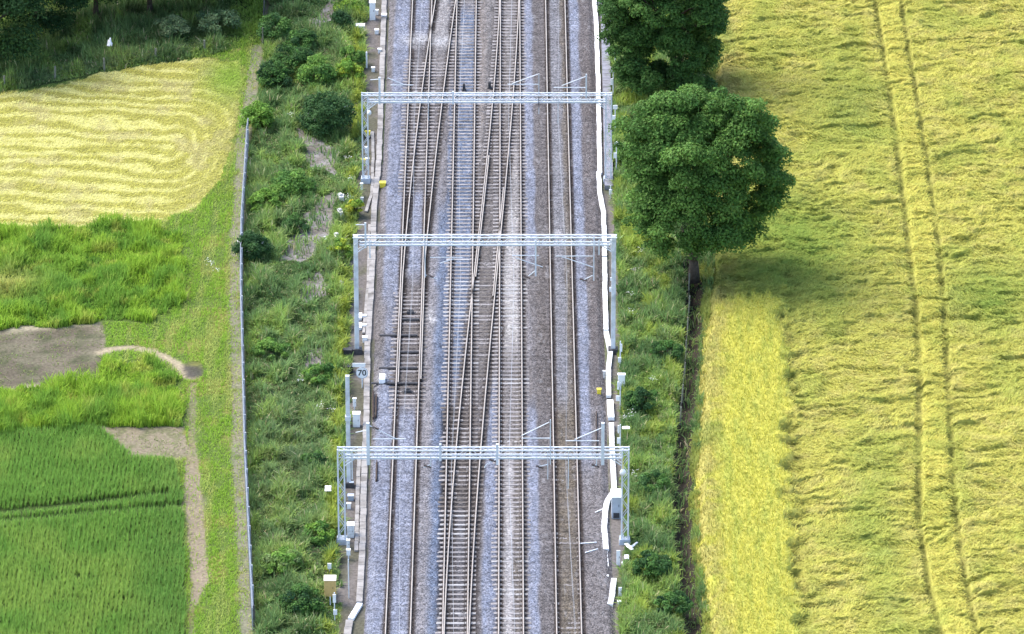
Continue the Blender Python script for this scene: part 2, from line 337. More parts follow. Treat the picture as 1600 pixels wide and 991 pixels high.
c = np.zeros(X.shape+(3,))+np.array([.285, .272, .285])
c = mixc(c, (.215, .20, .205), sst(.45, .7, n3)*.6)
BLUE = (.345, .385, .50); DBLUE = (.215, .27, .385); WHITE = (.52, .495, .48); BROWN = (.165, .138, .12); OLIVE = (.215, .18, .135)
def stripe(x0, x1, s=.14): return sst(x0-s, x0+s, X+.25*(n1-.5)*1.3)*sst(x1+s, x1-s, X+.25*(n1-.5)*1.3)
t1, t2, t3, t4 = TX
def paint(colr, x0, x1, a, spans=None, s=.14):
    global c
    m = stripe(x0, x1, s)*a*(.55+.75*n2)
    if spans: m = m*ymask(Y, spans, 2.5)
    c = mixc(c, colr, np.clip(m, 0, 1))
paint(BLUE, t1-2.0, t1-.9, .8, [(-200, 470), (600, 1200)]); paint(BLUE, t1-1.65, t1-1.0, .5, [(460, 620)])
paint(BLUE, t1-.6, t1+.6, .75, [(-200, 60), (300, 440), (640, 1200)])
paint((.35, .34, .365), t1+.9, t2-1.5, .7); paint(BROWN, t1-.6, t1+.6, .6, [(440, 640)])
paint(DBLUE, t2-1.7, t2-.8, .95, [(330, 1200)], s=.3); paint(DBLUE, t2-1.15, t2-.8, .9, [(130, 360)])
paint(DBLUE, t2-.68, t2+.68, 1.15, [(20, 600)]); paint(DBLUE, t2-.9, t2-.2, .6, [(560, 640)])
paint(BROWN, t2-.7, t2+.9, .85, [(650, 800)]); paint((.27, .29, .34), t2-.4, t2+.5, .6, [(780, 1200)])
paint(WHITE, t1+.9, t1+2.1, .5, [(-200, 130)])
paint((.34, .315, .30), t2+.9, t3-.9, .7, [(-200, 600)]); paint(BLUE, t3-1.75, t3-.85, .9, [(600, 1200)]); paint((.30, .26, .24), t2+.8, t2+1.5, .5, [(-200, 200)])
paint(WHITE, t3-.55, t3+.55, .9, [(-200, 520)]); paint((.62, .60, .58), t3-.4, t3+.45, 1.2, [(330, 560)]); paint((.6, .58, .58), t3-.5, t3+.15, 1.1, [(700, 1200)]); paint(BROWN, t3-.7, t3-.3, .4); paint(OLIVE, t3+.15, t3+.7, .6, [(560, 1200)]); paint((.30, .27, .25), t3-.5, t3+.5, .7, [(540, 720)])
paint(BLUE, t3+.95, t3+1.75, .85, [(-200, 420), (640, 1200)]); paint((.19, .17, .165), t3+1.75, t4-.85, .7); paint(BROWN, t3+1.3, t4-1.0, .4, [(400, 640)])
paint((.32, .325, .36), t4-.6, t4+.4, .7, [(-200, 640)]); paint(OLIVE, t4-.65, t4+.65, .9, [(640, 1200)]); paint(OLIVE, t4+.3, t4+.7, .7, [(-200, 660)])
paint(BLUE, t4+.85, t4+1.75, .85, [(-200, 740)]); paint((.19, .165, .16), t4+1.7, t4+2.9, .75, [(-200, 640)]); paint((.27, .245, .24), t4+.9, t4+4, .6, [(720, 1200)])
paint((.19, .17, .16), t1-2.6, t1-1.9, .5, [(350, 640)])
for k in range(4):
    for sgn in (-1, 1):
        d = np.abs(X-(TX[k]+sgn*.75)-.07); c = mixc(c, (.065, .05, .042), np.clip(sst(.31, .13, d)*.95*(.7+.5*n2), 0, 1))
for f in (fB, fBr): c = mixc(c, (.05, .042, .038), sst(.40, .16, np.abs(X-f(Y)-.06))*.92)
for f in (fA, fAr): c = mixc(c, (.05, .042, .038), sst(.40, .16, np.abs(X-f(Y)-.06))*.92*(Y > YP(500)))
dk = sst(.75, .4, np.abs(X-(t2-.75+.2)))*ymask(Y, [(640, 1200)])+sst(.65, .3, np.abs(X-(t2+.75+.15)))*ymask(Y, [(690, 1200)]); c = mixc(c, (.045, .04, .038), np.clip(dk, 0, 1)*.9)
for (px_, py_, a_, b_, q_) in [(655, 63, 1.3, 1.2, .9), (690, 65, 1.2, 1.3, .8), (600, 590, .9, 1.5, .4), (673, 498, .4, 1.6, .8), (798, 400, .6, 5, .6), (720, 60, .8, 2, .6), (875, 365, .7, 2.0, .5)]:
    e_ = at(px_, py_, .2); c = mixc(c, (.62, .62, .64), np.exp(-(((X-e_[0])/a_)**2+((Y-e_[1])/b_)**2))*q_*sst(.3, .6, n2))
cz = np.clip(onB*.7+onA*ymask(Y, [(80, 330)])*.65, 0, 1); c = mixc(c, (.13, .115, .11), cz*.75)
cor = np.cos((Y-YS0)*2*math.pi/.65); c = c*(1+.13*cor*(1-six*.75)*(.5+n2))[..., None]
c = mixc(c, (.52, .52, .55), sst(.66, .80, n2)*.30)
keep = (X > balL(Y)-.05) & (X < balR(Y)+.05)
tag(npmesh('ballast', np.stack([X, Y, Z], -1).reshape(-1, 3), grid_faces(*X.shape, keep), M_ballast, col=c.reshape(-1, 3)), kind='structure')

# ------------------------------------------------------------------ tracks
PROF = [(-.07, 0), (.07, 0), (.065, .02), (.012, .035), (.012, .11), (.037, .122), (.037, .157), (.03, .162), (-.03, .162), (-.037, .157), (-.037, .122), (-.012, .11), (-.012, .035), (-.065, .02)]
RZ = SLT+.012
def rail(parent, fx, ya, yb, name='rail', step=2.0, loc=(0, 0)):
    ys = np.arange(ya, yb+.01, step); ys = np.linspace(ya, yb, max(2, len(ys))); n = len(PROF); V = []; F = []; m = []
    xs = fx(ys)+0*ys
    for x, y in zip(xs, ys):
        for a, b in PROF: V.append((x+a-loc[0], y-loc[1], RZ+b))
    for i in range(len(ys)-1):
        for k in range(n): F.append((i*n+k, i*n+(k+1) % n, (i+1)*n+(k+1) % n, (i+1)*n+k)); m.append(0 if k in (6, 7, 8) else 1)
    F = np.array(F); V = np.array(V)
    return npmesh(name, V, F[:, ::-1], [M_head, M_rust], parent, midx=m)
def sleeper_mb(L=2.5, w_=.26, drop=0):
    b = MB()
    for s in (-1, 1): b.box((s*L*.36, 0, SLT-.11-drop), (L*.28-.002, w_, .22), top=.95)
    b.box((0, 0, SLT-.125-drop), (L*.44, w_*.86, .22), top=.96)
    for s in (-1, 1):
        for q in (-1, 1): b.box((s*.75+q*.10, 0, SLT+.015), (.06, .11, .04))
    return b
SP = .65
def sleepers(parent, ys, cx, loc, L=2.5, drop=0, name='sleeper', mfun=None):
    ys = sorted(ys); first = None
    vis = [y for y in ys if YP(1000) < y < YP(-20)]
    main = vis[:100]; rest = [y for y in ys if y not in main]
    for y in main:
        if first is None: o = first = sleeper_mb(L, drop=drop).build(name, M_sleeper, parent)
        else: o = first.copy(); COL.objects.link(o); o.parent = parent
        if mfun:
            mm = mfun(y)
            o.material_slots[0].link = 'OBJECT'; o.material_slots[0].material = mm
        o.location = (float(cx(y))-loc[0], y-loc[1], random.uniform(-.006, .004)); o.rotation_euler.z = random.uniform(-.006, .006)
    if rest:
        b = MB()
        for y in rest:
            q = sleeper_mb(L, drop=drop); dx = float(cx(y))-loc[0]; b.add([(v[0]+dx, v[1]+y-loc[1], v[2]) for v in q.v], q.f)
        tag(b.build(name, M_sleeper, parent), kind='stuff')
M_sldark = mat('stained dark sleeper', (.13, .115, .105), .9, var=.4, scale=2.2, dirt=(.07, .06, .055))
M_slpale = mat('pale limed sleeper', (.34, .335, .34), .9, var=.3, scale=2.2, dirt=(.18, .17, .165))
PALE = {0: [(58, 68, .9), (455, 470, .3), (660, 700, .1)], 1: [(50, 75, .75), (150, 260, .18), (300, 330, .25), (395, 412, .4), (440, 515, .7), (560, 580, .6), (800, 850, .45), (900, 985, .3)], 2: [(5, 60, .3), (225, 260, .3), (400, 520, .6), (540, 610, .35), (690, 712, .6), (880, 991, .3)], 3: []}
DARK = {0: [(120, 300, .45), (510, 620, .3)], 1: [(640, 800, .6), (0, 40, .5)], 2: [(200, 330, .3)], 3: [(600, 991, .5)]}
def sl_mat(k, y):
    q = random.random()
    for a, b, p in PALE[k]:
        if YP(b) < y < YP(a) and q < p*.75: return M_slpale
    for a, b, p in DARK[k]:
        if YP(b) < y < YP(a) and q > 1-p: return M_sldark
    return M_sleeper
YS = [Y0+.3+SP*i for i in range(int((Y1-Y0)/SP)-1)]
names = ['leftmost of the four main tracks, with the points and stretcher bars in it', 'track bedded in dark blue stone, second main track from the left', 'track with the whitest stained sleepers, third main track from the left', 'rightmost of the four main tracks, next to the white cable trough']
for k in range(4):
    t = thing('railway_track', names[k], 'track', (TX[k], Y0, 0), 'main running tracks')
    for s in (-1, 1): rail(t, lambda y, s=s, k=k: np.full(np.shape(y), TX[k]+s*.75), Y0, Y1, loc=(TX[k], Y0), step=20)
    sleepers(t, YS, lambda y, k=k: TX[k], (TX[k], Y0), mfun=lambda y, k=k: sl_mat(k, y))
t = thing('crossover_track', 'long crossover track cutting from the blue-bedded track to the white-stained track', 'track', (0, Y0, 0), 'crossover tracks')
rail(t, fB, Y0, YP(-5), loc=(0, Y0)); rail(t, fBr, Y0, YP(-5), loc=(0, Y0))
sleepers(t, [y for y in YS if YP(860) < y < YP(40)], cB, (0, Y0), 2.3, .006, mfun=lambda y: M_sldark if random.random() < .65 else M_sleeper)
rail(t, lambda y: fB(y)+.12, YP(440), YP(250), 'check_rail', loc=(0, Y0)); rail(t, lambda y: fBr(y)-.12, YP(470), YP(300), 'check_rail', loc=(0, Y0))
t = thing('crossover_track', 'crossover track leaving the leftmost main track towards the far end of the photo', 'track', (0, Y0, 0), 'crossover tracks')
rail(t, fA, YP(605), Y1, loc=(0, Y0)); rail(t, fAr, YP(600), Y1, loc=(0, Y0))
sleepers(t, [y for y in YS if YP(330) < y < YP(-100)], cA, (0, Y0), 2.3, .006, mfun=lambda y: M_sldark if random.random() < .4 else M_sleeper)
# points gear in the leftmost track
def dk_bar(name, label, cat, py, x0, x1, wd=.16):
    a = at(x0, py, .2); b = at(x1, py, .2); o = MB().box((0, 0, 0), (abs(b[0]-a[0]), wd, .09)).tube((-abs(b[0]-a[0])/2, -.16, .02), (abs(b[0]-a[0])/2, -.16, .02), .025).build(name, M_dark)
    o.location = ((a[0]+b[0])/2, a[1], RZ-.02+.06); tag(o, label, cat, 'point stretcher bars'); return o
for i, (py, x0, x1, l) in enumerate([(500, 627, 655, 'stretcher bar nearest the middle gantry, between the left rails'), (525, 593, 652, 'long dark stretcher bar reaching left onto the ballast, below the top one'), (551, 625, 654, 'short dark stretcher bar in the middle of the points'), (576, 592, 652, 'long dark stretcher bar just above the white point machine'), (600, 580, 653, 'longest dark stretcher bar, level with the foot of the white point machine')]):
    dk_bar('stretcher_bar', l, 'rail part', py, x0, x1)
for (px, py, l) in [(641, 489, 'dark iron detector box between the left rails above the stretcher bars'), (637, 612, 'dark iron clamp box between the left rails at the tip of the points')]:
    p = at(px, py, .2); o = MB().box((0, 0, .07), (.5, .34, .14), top=.85).box((0, .05, .18), (.22, .16, .10)).tube((-.4, -.1, .06), (.4, -.1, .06), .03).build('detector_box', M_dark); o.location = (p[0], p[1], RZ-.01); tag(o, l, 'rail part')
# spare rails lying in the cess
for (pa, pb, l) in [((583, 612), (583, 655), 'rusty spare rail lying left of the tracks below the point machine'), ((588, 618), (587, 652), 'shorter rusty spare rail lying beside the other below the point machine'), ((932, 645), (932, 715), 'long rusty spare rail lying beside the rightmost track by the near gantry'), ((589, 722), (588, 752), 'rusty spare rail end under the near gantry beside the pale trough')]:
    a = at(*pa, .25); b = at(*pb, .25); q = MB()
    q.v = [(a[0]-.05*0+px_, a[1], .0+pz) for px_, pz in PROF]+[(b[0]+px_, b[1], pz) for px_, pz in PROF]; n = len(PROF)
    q.v = [(v[0]-a[0], v[1]-a[1], v[2]) for v in q.v]; q.f = [(k, (k+1) % n, n+(k+1) % n, n+k) for k in range(n)]+[tuple(range(n)), tuple(range(2*n-1, n-1, -1))]; q.m = [0]*len(q.f)
    o = q.build('spare_rail', M_rust); o.location = (a[0], a[1], .215); tag(o, l, 'rail', 'spare rails')

# ------------------------------------------------------------------ cable troughs and walkway
def ribbon(name, pts, width, h, m, z0, label, cat, joint=1.0, jit=.02, skip=0, col=None, lidgap=.012):
    P = [at(a, b, z0+h) for a, b in pts]; q = MB(); org = P[-1]; 
    segs = []
    for a, b in zip(P[:-1], P[1:]):
        L = np.hypot(*(b-a)[:2]); n = max(1, round(L/joint))
        for i in range(n): segs.append((a+(b-a)*i/n, a+(b-a)*(i+1)/n))
    for a, b in segs:
        d = (b-a)[:2]; L = np.hypot(*d); d = d/L; c_ = (a+b)/2
        q.box((c_[0]-org[0]+random.uniform(-jit, jit), c_[1]-org[1], z0+h/2+random.uniform(-.006, .006)), (width, L-lidgap, h), rz=math.atan2(d[1], d[0])-math.pi/2, top=.97)
    o = q.build(name, m); o.location = (org[0], org[1], 0); return tag(o, label, cat)
ribbon('cable_trough', [(601, -20), (597, 100), (592, 250), (585, 320), (580, 450), (574, 540), (573, 640), (569, 740), (566, 860), (561, 940)], .40, .16, M_conc, .02, 'long pale concrete cable trough left of the tracks', 'cable trough')
ribbon('cable_trough', [(562, 942), (548, 966)], .36, .17, M_white, .03, 'short whitish slanting piece of trough at the bottom left of the tracks', 'cable trough')
ribbon('cable_trough', [(546, 968), (543, 991), (541, 1015)], .46, .16, M_conc, .02, 'concrete trough piece running out of the bottom of the photo left of the tracks', 'cable trough')
ribbon('cable_trough', [(928, -15), (932, 40), (935, 140), (937, 270)], .33, .20, M_trough, .05, 'bright white cable trough beside the grey boarded walkway', 'cable trough', joint=1.6)
ribbon('cable_trough', [(935, 268), (937, 300), (943, 328), (945, 400)], .33, .20, M_trough, .05, 'white cable trough with a kink behind the middle gantry on the right', 'cable trough', joint=1.5)
ribbon('cable_trough', [(945, 402), (945, 440), (947, 515)], .33, .20, M_trough, .05, 'straight white cable trough in front of the middle gantry on the right', 'cable trough', joint=1.6)
ribbon('cable_trough', [(947, 517), (954, 550), (951, 575), (951, 618)], .33, .20, M_trough, .05, 'bent white cable trough at the foot of the right middle mast', 'cable trough', joint=1.4)
ribbon('cable_trough', [(953, 624), (955, 652)], .42, .24, M_white, .05, 'short white trough length between two dark gaps', 'cable trough', joint=1.4)
ribbon('cable_trough', [(955, 660), (957, 710), (960, 768)], .33, .20, M_trough, .05, 'white cable trough passing under the near gantry on the right', 'cable trough', joint=1.6)
ribbon('cable_trough', [(957, 770), (949, 782), (945, 800), (944, 820), (947, 858)], .36, .20, M_trough, .05, 'white trough curving round the grey cabinet by the near gantry', 'cable trough', joint=1.0)
ribbon('cable_trough', [(959, 903), (957, 925), (953, 944)], .34, .20, M_trough, .05, 'loose white trough length at the bottom right of the tracks', 'cable trough', joint=1.2)
ribbon('cable_duct', [(948, 858), (950, 885)], .07, .1, M_white, .05, 'thin white pipe running down from the curving trough', 'pipe')
ribbon('cable_duct', [(574, 215), (582, 205), (583, 250), (581, 300), (572, 330)], .22, .1, M_conc, .02, 'grey duct bending beside the far gantry foot on the left', 'pipe', joint=1.3)
ribbon('cable_duct', [(562, 700), (559, 760), (557, 860)], .26, .1, M_conc, .02, 'grey duct beside the pale trough under the near gantry', 'pipe', joint=1.3)
ribbon('cable_duct', [(577, 350), (575, 440), (568, 520)], .2, .1, M_conc, .02, 'narrow grey duct beside the left mast of the middle gantry', 'pipe', joint=1.3)
ribbon('walkway', [(945, 22), (948.5, 150), (951.5, 290)], .62, .34, M_walk, .02, 'grey boarded walkway beside the white trough at the top right of the tracks', 'walkway', joint=.9, jit=.004)
for (pts, l) in [([(906, 849), (933, 847)], 'thin white stick lying straight across the ballast right of the rails'), ([(914, 863), (934, 857)], 'thin white stick lying askew on the ballast below the straight one'), ([(930, 800), (944, 794)], 'thin white stick leaning against the curving white trough')]:
    ribbon('white_stick', pts, .05, .05, M_white, .245, l, 'stick', joint=3, lidgap=0)

# ------------------------------------------------------------------ gantries
def lattice_leg(X, Y, z0, z1, half=.2, dep=.2, chord=.045, lace=.022, step=.55):
    q = MB()
    for sx in (-1, 1):
        for sy in (-1, 1): q.box((X+sx*half, Y+sy*dep, (z0+z1)/2), (chord*2, chord*2, z1-z0))
    n = int((z1-z0)/step)
    for i in range(n):
        a = z0+(z1-z0)*i/n; b = z0+(z1-z0)*(i+1)/n; s = 1 if i % 2 else -1
        for sy in (-1, 1): q.tube((X-s*half, Y+sy*dep, a), (X+s*half, Y+sy*dep, b), lace, 4)
        for sx in (-1, 1): q.tube((X+sx*half, Y-s*dep, a), (X+sx*half, Y+s*dep, b), lace, 4)
    return q
def gantry(label, base_y, beam_y, xl, xr, kind, drops, feet):
    Yg = at(800, base_y)[1]; A = atY(xl, beam_y, Yg); B = atY(xr, beam_y, Yg); zb = (A[2]+B[2])/2
    t = thing('overhead_line_gantry', label, 'gantry', (0, Yg, 0), 'overhead line gantries')
    q = MB(); dep, hh = .24, .26; x0, x1 = A[0], B[0]
    for sy in (-1, 1):
        q.box(((x0+x1)/2, sy*dep, zb-.07), (x1-x0, .08, .075)); q.box(((x0+x1)/2, sy*dep, zb-.07-2*hh), (x1-x0-.9, .10, .11))
    n = int((x1-x0)/.62)
    for i in range(n):
        a = x0+.1+(x1-x0-.2)*i/n; b = x0+.1+(x1-x0-.2)*(i+1)/n; s = 1 if i % 2 else -1
        for sy in (-1, 1): q.tube((a, sy*dep, zb-.07-hh+s*hh), (b, sy*dep, zb-.07-hh-s*hh), .016, 4)
        q.tube((a, -s*dep, zb-.05), (b, s*dep, zb-.05), .014, 4); q.tube((a, s*dep, zb-.07-2*hh), (b, -s*dep, zb-.07-2*hh), .014, 4)
    q.build('boom', M_steel, t)
    for sgn, X_, fy in ((1, A[0], feet[0]), (-1, B[0], feet[1])):
        if kind == 'lattice':
            lx = X_+sgn*.22; lattice_leg(lx, 0, 0, zb, .2, .2).build('lattice_mast', M_steel, t)
            k = MB()
            for sy in (-1, 1): k.tube((lx+sgn*.2, sy*.22, zb-1.15), (lx+sgn*.95, sy*.22, zb-.58), .04, 5)
            k.build('knee_brace', M_steel, t)
        else:
            lx = X_+sgn*.2; MB().box((lx, 0, zb/2), (.30, .30, zb)).build('mast', M_mast, t, bevel=.02)
            k = MB()
            for sy in (-1, 1): k.tube((lx+sgn*.15, sy*.2, zb-1.1), (lx+sgn*.9, sy*.2, zb-.58), .04, 5)
            k.build('knee_brace', M_steel, t)
        MB().box((lx, 0, .1), (.75, .75, .5), top=.85).build('footing', M_grey if kind == 'lattice' else M_dark, t)
    for d in drops:
        # d: x px, top py, bottom py, list of arms [(pxA,pyA,pxB,pyB,r)], insulators
        a = atY(d[0], d[1], Yg-.0); b = atY(d[0], d[2], Yg); o = MB().box((a[0], -.36, (a[2]+b[2])/2), (d[3], d[3], a[2]-b[2])).build('drop_tube', M_steel, t)
        for (xa, ya, xb, yb) in d[4]:
            p = atY(xa, ya, Yg); r = atY(xb, yb, Yg); MB().tube((p[0], -.36, p[2]), (r[0], -.36, r[2]), .032, 6).build('cantilever_arm', M_steel, o)
        for (xa, ya) in d[5]:
            p = atY(xa, ya, Yg); k = MB()
            for j in range(5): k.tube((p[0]+(j-2)*.09, -.36, p[2]-(j-2)*.03), (p[0]+(j-2)*.09+.035, -.36, p[2]-(j-2)*.03-.012), .085, 8)
            k.tube((p[0]-.24, -.36, p[2]+.08), (p[0]+.24, -.36, p[2]-.08), .035, 6); k.build('insulator', M_insul, o)
    return t, Yg, zb
gantry('nearest overhead line gantry, lattice masts, spanning all tracks low in the photo', 848, 700, 527, 983, 'lattice', [
    (575, 657, 722, .2, [(575, 660, 617, 681), (583, 682, 634, 682), (556, 672, 575, 668)], [(586, 665)]),
    (860, 652, 722, .06, [(858, 656, 815, 677), (815, 681, 860, 681)], []),
    (942, 657, 722, .2, [(942, 664, 898, 683), (884, 685, 936, 685)], []),
    (888, 700, 760, .05, [], []), (550, 700, 745, .07, [], []), (777, 690, 722, .16, [(775, 714, 760, 722), (760, 722, 757, 727)], [(770, 716)]),
    (856, 700, 745, .05, [(856, 722, 838, 726)], [(843, 726)]), (932, 712, 724, .06, [(932, 722, 925, 726)], [(930, 724)]), (688, 690, 716, .14, [(688, 700, 665, 700)], []), (673, 706, 728, .05, [(673, 722, 662, 727)], [(668, 725)])], (0, 0))
gantry('middle overhead line gantry on two solid grey masts', 551, 368, 551, 964, 'solid', [
    (928, 367, 435, .07, [(868, 397, 926, 397), (878, 398, 926, 414), (926, 427, 908, 436)], [(911, 434)]),
    (837, 372, 428, .10, [(800, 396, 842, 396), (806, 400, 848, 414), (836, 420, 826, 428)], [(823, 430)]),
    (664, 372, 430, .06, [(672, 399, 722, 399), (710, 401, 688, 408), (664, 426, 684, 433)], [(672, 428)]),
    (571, 345, 384, .12, [(556, 348, 571, 348)], []), (578, 372, 400, .08, [], []), (936, 372, 395, .08, [], [])], (0, 0))
gantry('farthest overhead line gantry, lattice masts, near the top of the photo', 284, 146, 565, 956, 'lattice', [
    (593, 118, 160, .14, [(606, 119, 632, 130), (610, 130, 646, 130), (579, 122, 592, 121)], []),
    (842, 112, 165, .05, [(841, 113, 800, 128), (793, 129, 842, 129)], []),
    (916, 113, 150, .10, [(917, 116, 878, 131), (865, 134, 917, 134)], []),
    (669, 148, 185, .05, [], []), (708, 140, 160, .12, [], []), (872, 148, 190, .05, [], []), (842, 148, 175, .05, [], [])], (0, 0))
# free-standing mast behind the near gantry
a = at(545, 760); b = atY(542, 587, a[1]); h = b[2]
t = thing('line_mast', 'free standing grey mast at the left edge of the tracks rising past the near gantry', 'mast', a)
MB().box((0, 0, h/2), (.26, .26, h)).build('mast', M_mast, t, bevel=.02); MB().box((0, 0, .1), (.7, .7, .5), top=.85).build('footing', M_dark, t)
MB().box((0, 0, h*.62), (.34, .34, .3)).build('clamp', M_steel, t)
# overhead wires
for k, (dxs, l) in enumerate([(.12, 'overhead line above the leftmost main track'), (-.15, 'overhead line above the blue-bedded track'), (.05, 'overhead line above the white-stained track'), (.08, 'overhead line above the rightmost main track')]):
    t = thing('overhead_wire', l, 'wire', (TX[k], Y0, 0), 'overhead lines')
    gy_ = [at(800, v)[1] for v in (1120, 848, 551, 284, 30)]; st = [1, -1, 1, -1, 1]
    pts = [(dxs+.18*s, y-Y0, 4.75) for s, y in zip(st, gy_)]; MB().path(pts, .008, 5).build('contact_wire', M_line, t)
    cat_ = []
    for i in range(4):
        for j in range(8):
            u = j/8; y = pts[i][1]+(pts[i+1][1]-pts[i][1])*u; x = pts[i][0]+(pts[i+1][0]-pts[i][0])*u; z = 5.35+.5*(2*u-1)**2; cat_.append((x, y, z))
            if j in (2, 4, 6): MB().tube((x, y, 4.75), (x, y, z), .004, 4).build('dropper', M_line, t)
    MB().path(cat_, .006, 5).build('catenary_wire', M_line, t)

# ------------------------------------------------------------------ fences
def fence_palisade():
    t = thing('palisade_fence', 'long galvanised fence between the left fields and the railway bank', 'fence', (float(fence(YP(980))), YP(980), 0))
    ya, yb = YP(985), YP(215); ox, oy = t.location.x, t.location.y
    q = MB(); y = ya; ys = []
    while y < yb: ys.append(y); y += .16
    for y in ys:
        x = float(fence(y))-ox; q.box((x, y-oy, .82), (.06, .085, 1.5))
    q.build('pales', M_fence, t)
    r = MB(); pk = [ya+2.75*i for i in range(int((yb-ya)/2.75)+1)]
    for z in (.35, 1.35):
        for a, b in zip(pk[:-1], pk[1:]): r.tube((float(fence(a))-ox+.05, a-oy, z), (float(fence(b))-ox+.05, b-oy, z), .04, 4)
    r.build('rail', M_fence, t)
    for i, y in enumerate(pk): MB().box((float(fence(y))-ox+.10, y-oy, .85), (.10, .10, 1.7)).build('post', M_fence if i else M_dark, t)
fence_palisade()
t = thing('wire_fence', 'post and wire fence along the far edge of the cut hay field', 'fence', at(7, 139))
M_wire = mat('old wire', (.10, .11, .10), .7)
o0 = at(7, 139); pk = [(-80, 155), (7, 139), (86, 124), (163, 111), (243, 96), (320, 83)]
ws = MB()
for i, (px, py) in enumerate(pk):
    p = at(px, py)-o0; MB().tube((p[0], p[1], 0), (p[0]+random.uniform(-.04, .04), p[1], 1.05), .085, 8, .075).build('post', M_wood, t)
for (a, b) in zip(pk[:-1], pk[1:]):
    p, r = at(*a)-o0, at(*b)-o0
    for z in (.25, .45, .65, .85, 1.0): ws.tube((p[0], p[1], z), (r[0], r[1], z), .004, 4)
ws.build('wire', M_wire, t)
t = thing('mesh_fence', 'short dark stretch of fence with one pale post at the far end of the bank', 'fence', at(411, 78))
p = at(411, 78); q = at(413, 20)-p
MB().tube((0, 0, 0), (0, 0, 1.8), .06, 6).build('post', M_wood, t); MB().tube((q[0], q[1], 0), (q[0], q[1], 1.8), .06, 6).build('post', M_wood, t)
k = MB()
for j in range(12): k.tube((0, 0, .15*j), (q[0], q[1], .15*j), .012, 4)
for j in range(40): k.tube((q[0]*j/40, q[1]*j/40, 0), (q[0]*j/40, q[1]*j/40, 1.7), .01, 4)
k.build('mesh', M_dark, t)

# ------------------------------------------------------------------ trackside equipment
def cabinet(px, py, wpx, hpx, label, m=M_white, m2=None, depth=.4, name='equipment_cabinet', lid=True, post=0, cat='cabinet', group=None):
    """px,py = centre of the front face foot in the photo; wpx,hpx = front face size"""
    s = 8889/np.hypot(at(px, py)[1], HCAM); w_ = wpx/s; h = hpx/(s*.915); p = at(px, py)
    t = thing(name, label, cat, p, group)
    z = post
    if post: MB().tube((0, 0, 0), (0, 0, post), .045, 6).build('post', M_steel, t)
    MB().box((0, depth/2, z+h/2), (w_, depth, h), top=.985).build('body', m, t, bevel=.012)
    if lid: MB().box((0, depth/2, z+h+.022), (w_+.05, depth+.05, .04)).build('lid', m2 or m, t, bevel=.01)
    if h > .45: MB().tube((w_*.25, -.02, z+h*.5), (w_*.25, -.02, z+h*.62), .014, 5).build('handle', M_dark, t)
    return t
W = M_white
cabinet(557, 668, 11, 20, 'white cabinet beside the free standing grey mast', W, depth=.45)
cabinet(549, 762, 6, 7, 'small white box at the foot of the free standing mast', W, depth=.2)
cabinet(548, 783, 9, 7, 'grey box with a dark foot below the small white box', M_grey, depth=.35)
cabinet(545, 796, 6, 8, 'small white box between the grey box and the tall pale cabinet', W, depth=.2)
cabinet(548, 841, 11, 19, 'tall pale grey-white cabinet in the left cess by the near gantry', mat('pale cabinet', (.70, .72, .72), .6, dirt=(.5, .52, .5)), depth=.55)
cabinet(544, 858, 5, 13, 'narrow white box just below the tall pale cabinet', W, depth=.2)
cabinet(544.5, 875, 6, 8, 'small white box on a dark clip left of the trough near the tan box', W, depth=.2, post=.3)
cabinet(516, 948, 18, 25, 'tan box with a cream lid on the bank at the bottom left of the tracks', M_tan, M_cream, depth=.72, name='equipment_box', post=.68)
def marker(px, py, hpx, label, plates=(), m=M_wood, r=.035, name='marker_post', cat='post', group=None, pm=M_white):
    p = at(px, py); s = 8889/np.hypot(p[1], HCAM); h = hpx/(s*.915); t = thing(name, label, cat, p, group)
    MB().tube((0, 0, 0), (0, 0, h), r, 6).build('post', M_steel, t)
    for (dx, y, wp, hp) in plates:
        z = (py-y)/(s*.915); MB().box((dx/s, -.05, z), (wp/s, .06, hp/(s*.915))).build('plate', pm, t, bevel=.008)
    return t
marker(515, 896, 12, 'white topped post just behind the tan box', [(0, 884, 6, 9)])
marker(523, 970, 45, 'post carrying two white plates in front of the tan box', [(0, 934, 5, 13), (1, 956, 6, 8)])
marker(545, 935, 62, 'thin post with a small white plate beside the pale trough', [])
# speed sign
p = at(566, 606); s = 8889/np.hypot(p[1], HCAM)
t = thing('speed_sign', 'round white speed sign reading 70 under a white strip board', 'sign', p)
zc = (606-582)/(s*.915); R = 9.6/s
MB().tube((0, 0, 0), (0, 0, zc+.55), .045, 8).build('post', M_steel, t)
d = MB().tube((0, -.06, zc), (0, -.09, zc), R, 28).build('disc', M_white, t)
rg = MB(); n = 28
for k in range(n):
    a0, a1 = 2*math.pi*k/n, 2*math.pi*(k+1)/n
    rg.add([(R*.99*math.cos(a0), -.094, zc+R*.99*math.sin(a0)), (R*.99*math.cos(a1), -.094, zc+R*.99*math.sin(a1)), (R*.90*math.cos(a1), -.094, zc+R*.90*math.sin(a1)), (R*.90*math.cos(a0), -.094, zc+R*.90*math.sin(a0))], [(0, 1, 2, 3)])
rg.build('rim', M_grey, d)
fc = bpy.data.curves.new('digits', 'FONT'); fc.body = '70'; fc.size = R*1.42; fc.align_x = 'CENTER'; fc.align_y = 'CENTER'; fc.extrude = .004; fc.offset = .012
fo = bpy.data.objects.new('digits', fc); COL.objects.link(fo); dg = bpy.context.evaluated_depsgraph_get(); me = bpy.data.meshes.new_from_object(fo.evaluated_get(dg)); bpy.data.objects.remove(fo)
me.materials.clear(); me.materials.append(M_black); no = bpy.data.objects.new('digits', me); COL.objects.link(no); no.parent = d; no.location = (0, -.099, zc); no.rotation_euler = (math.pi/2, 0, 0)
MB().box((-.2, -.07, zc+R+.16), (20/s, .04, 6/(s*.915))).build('strip_board', M_white, t, bevel=.01)
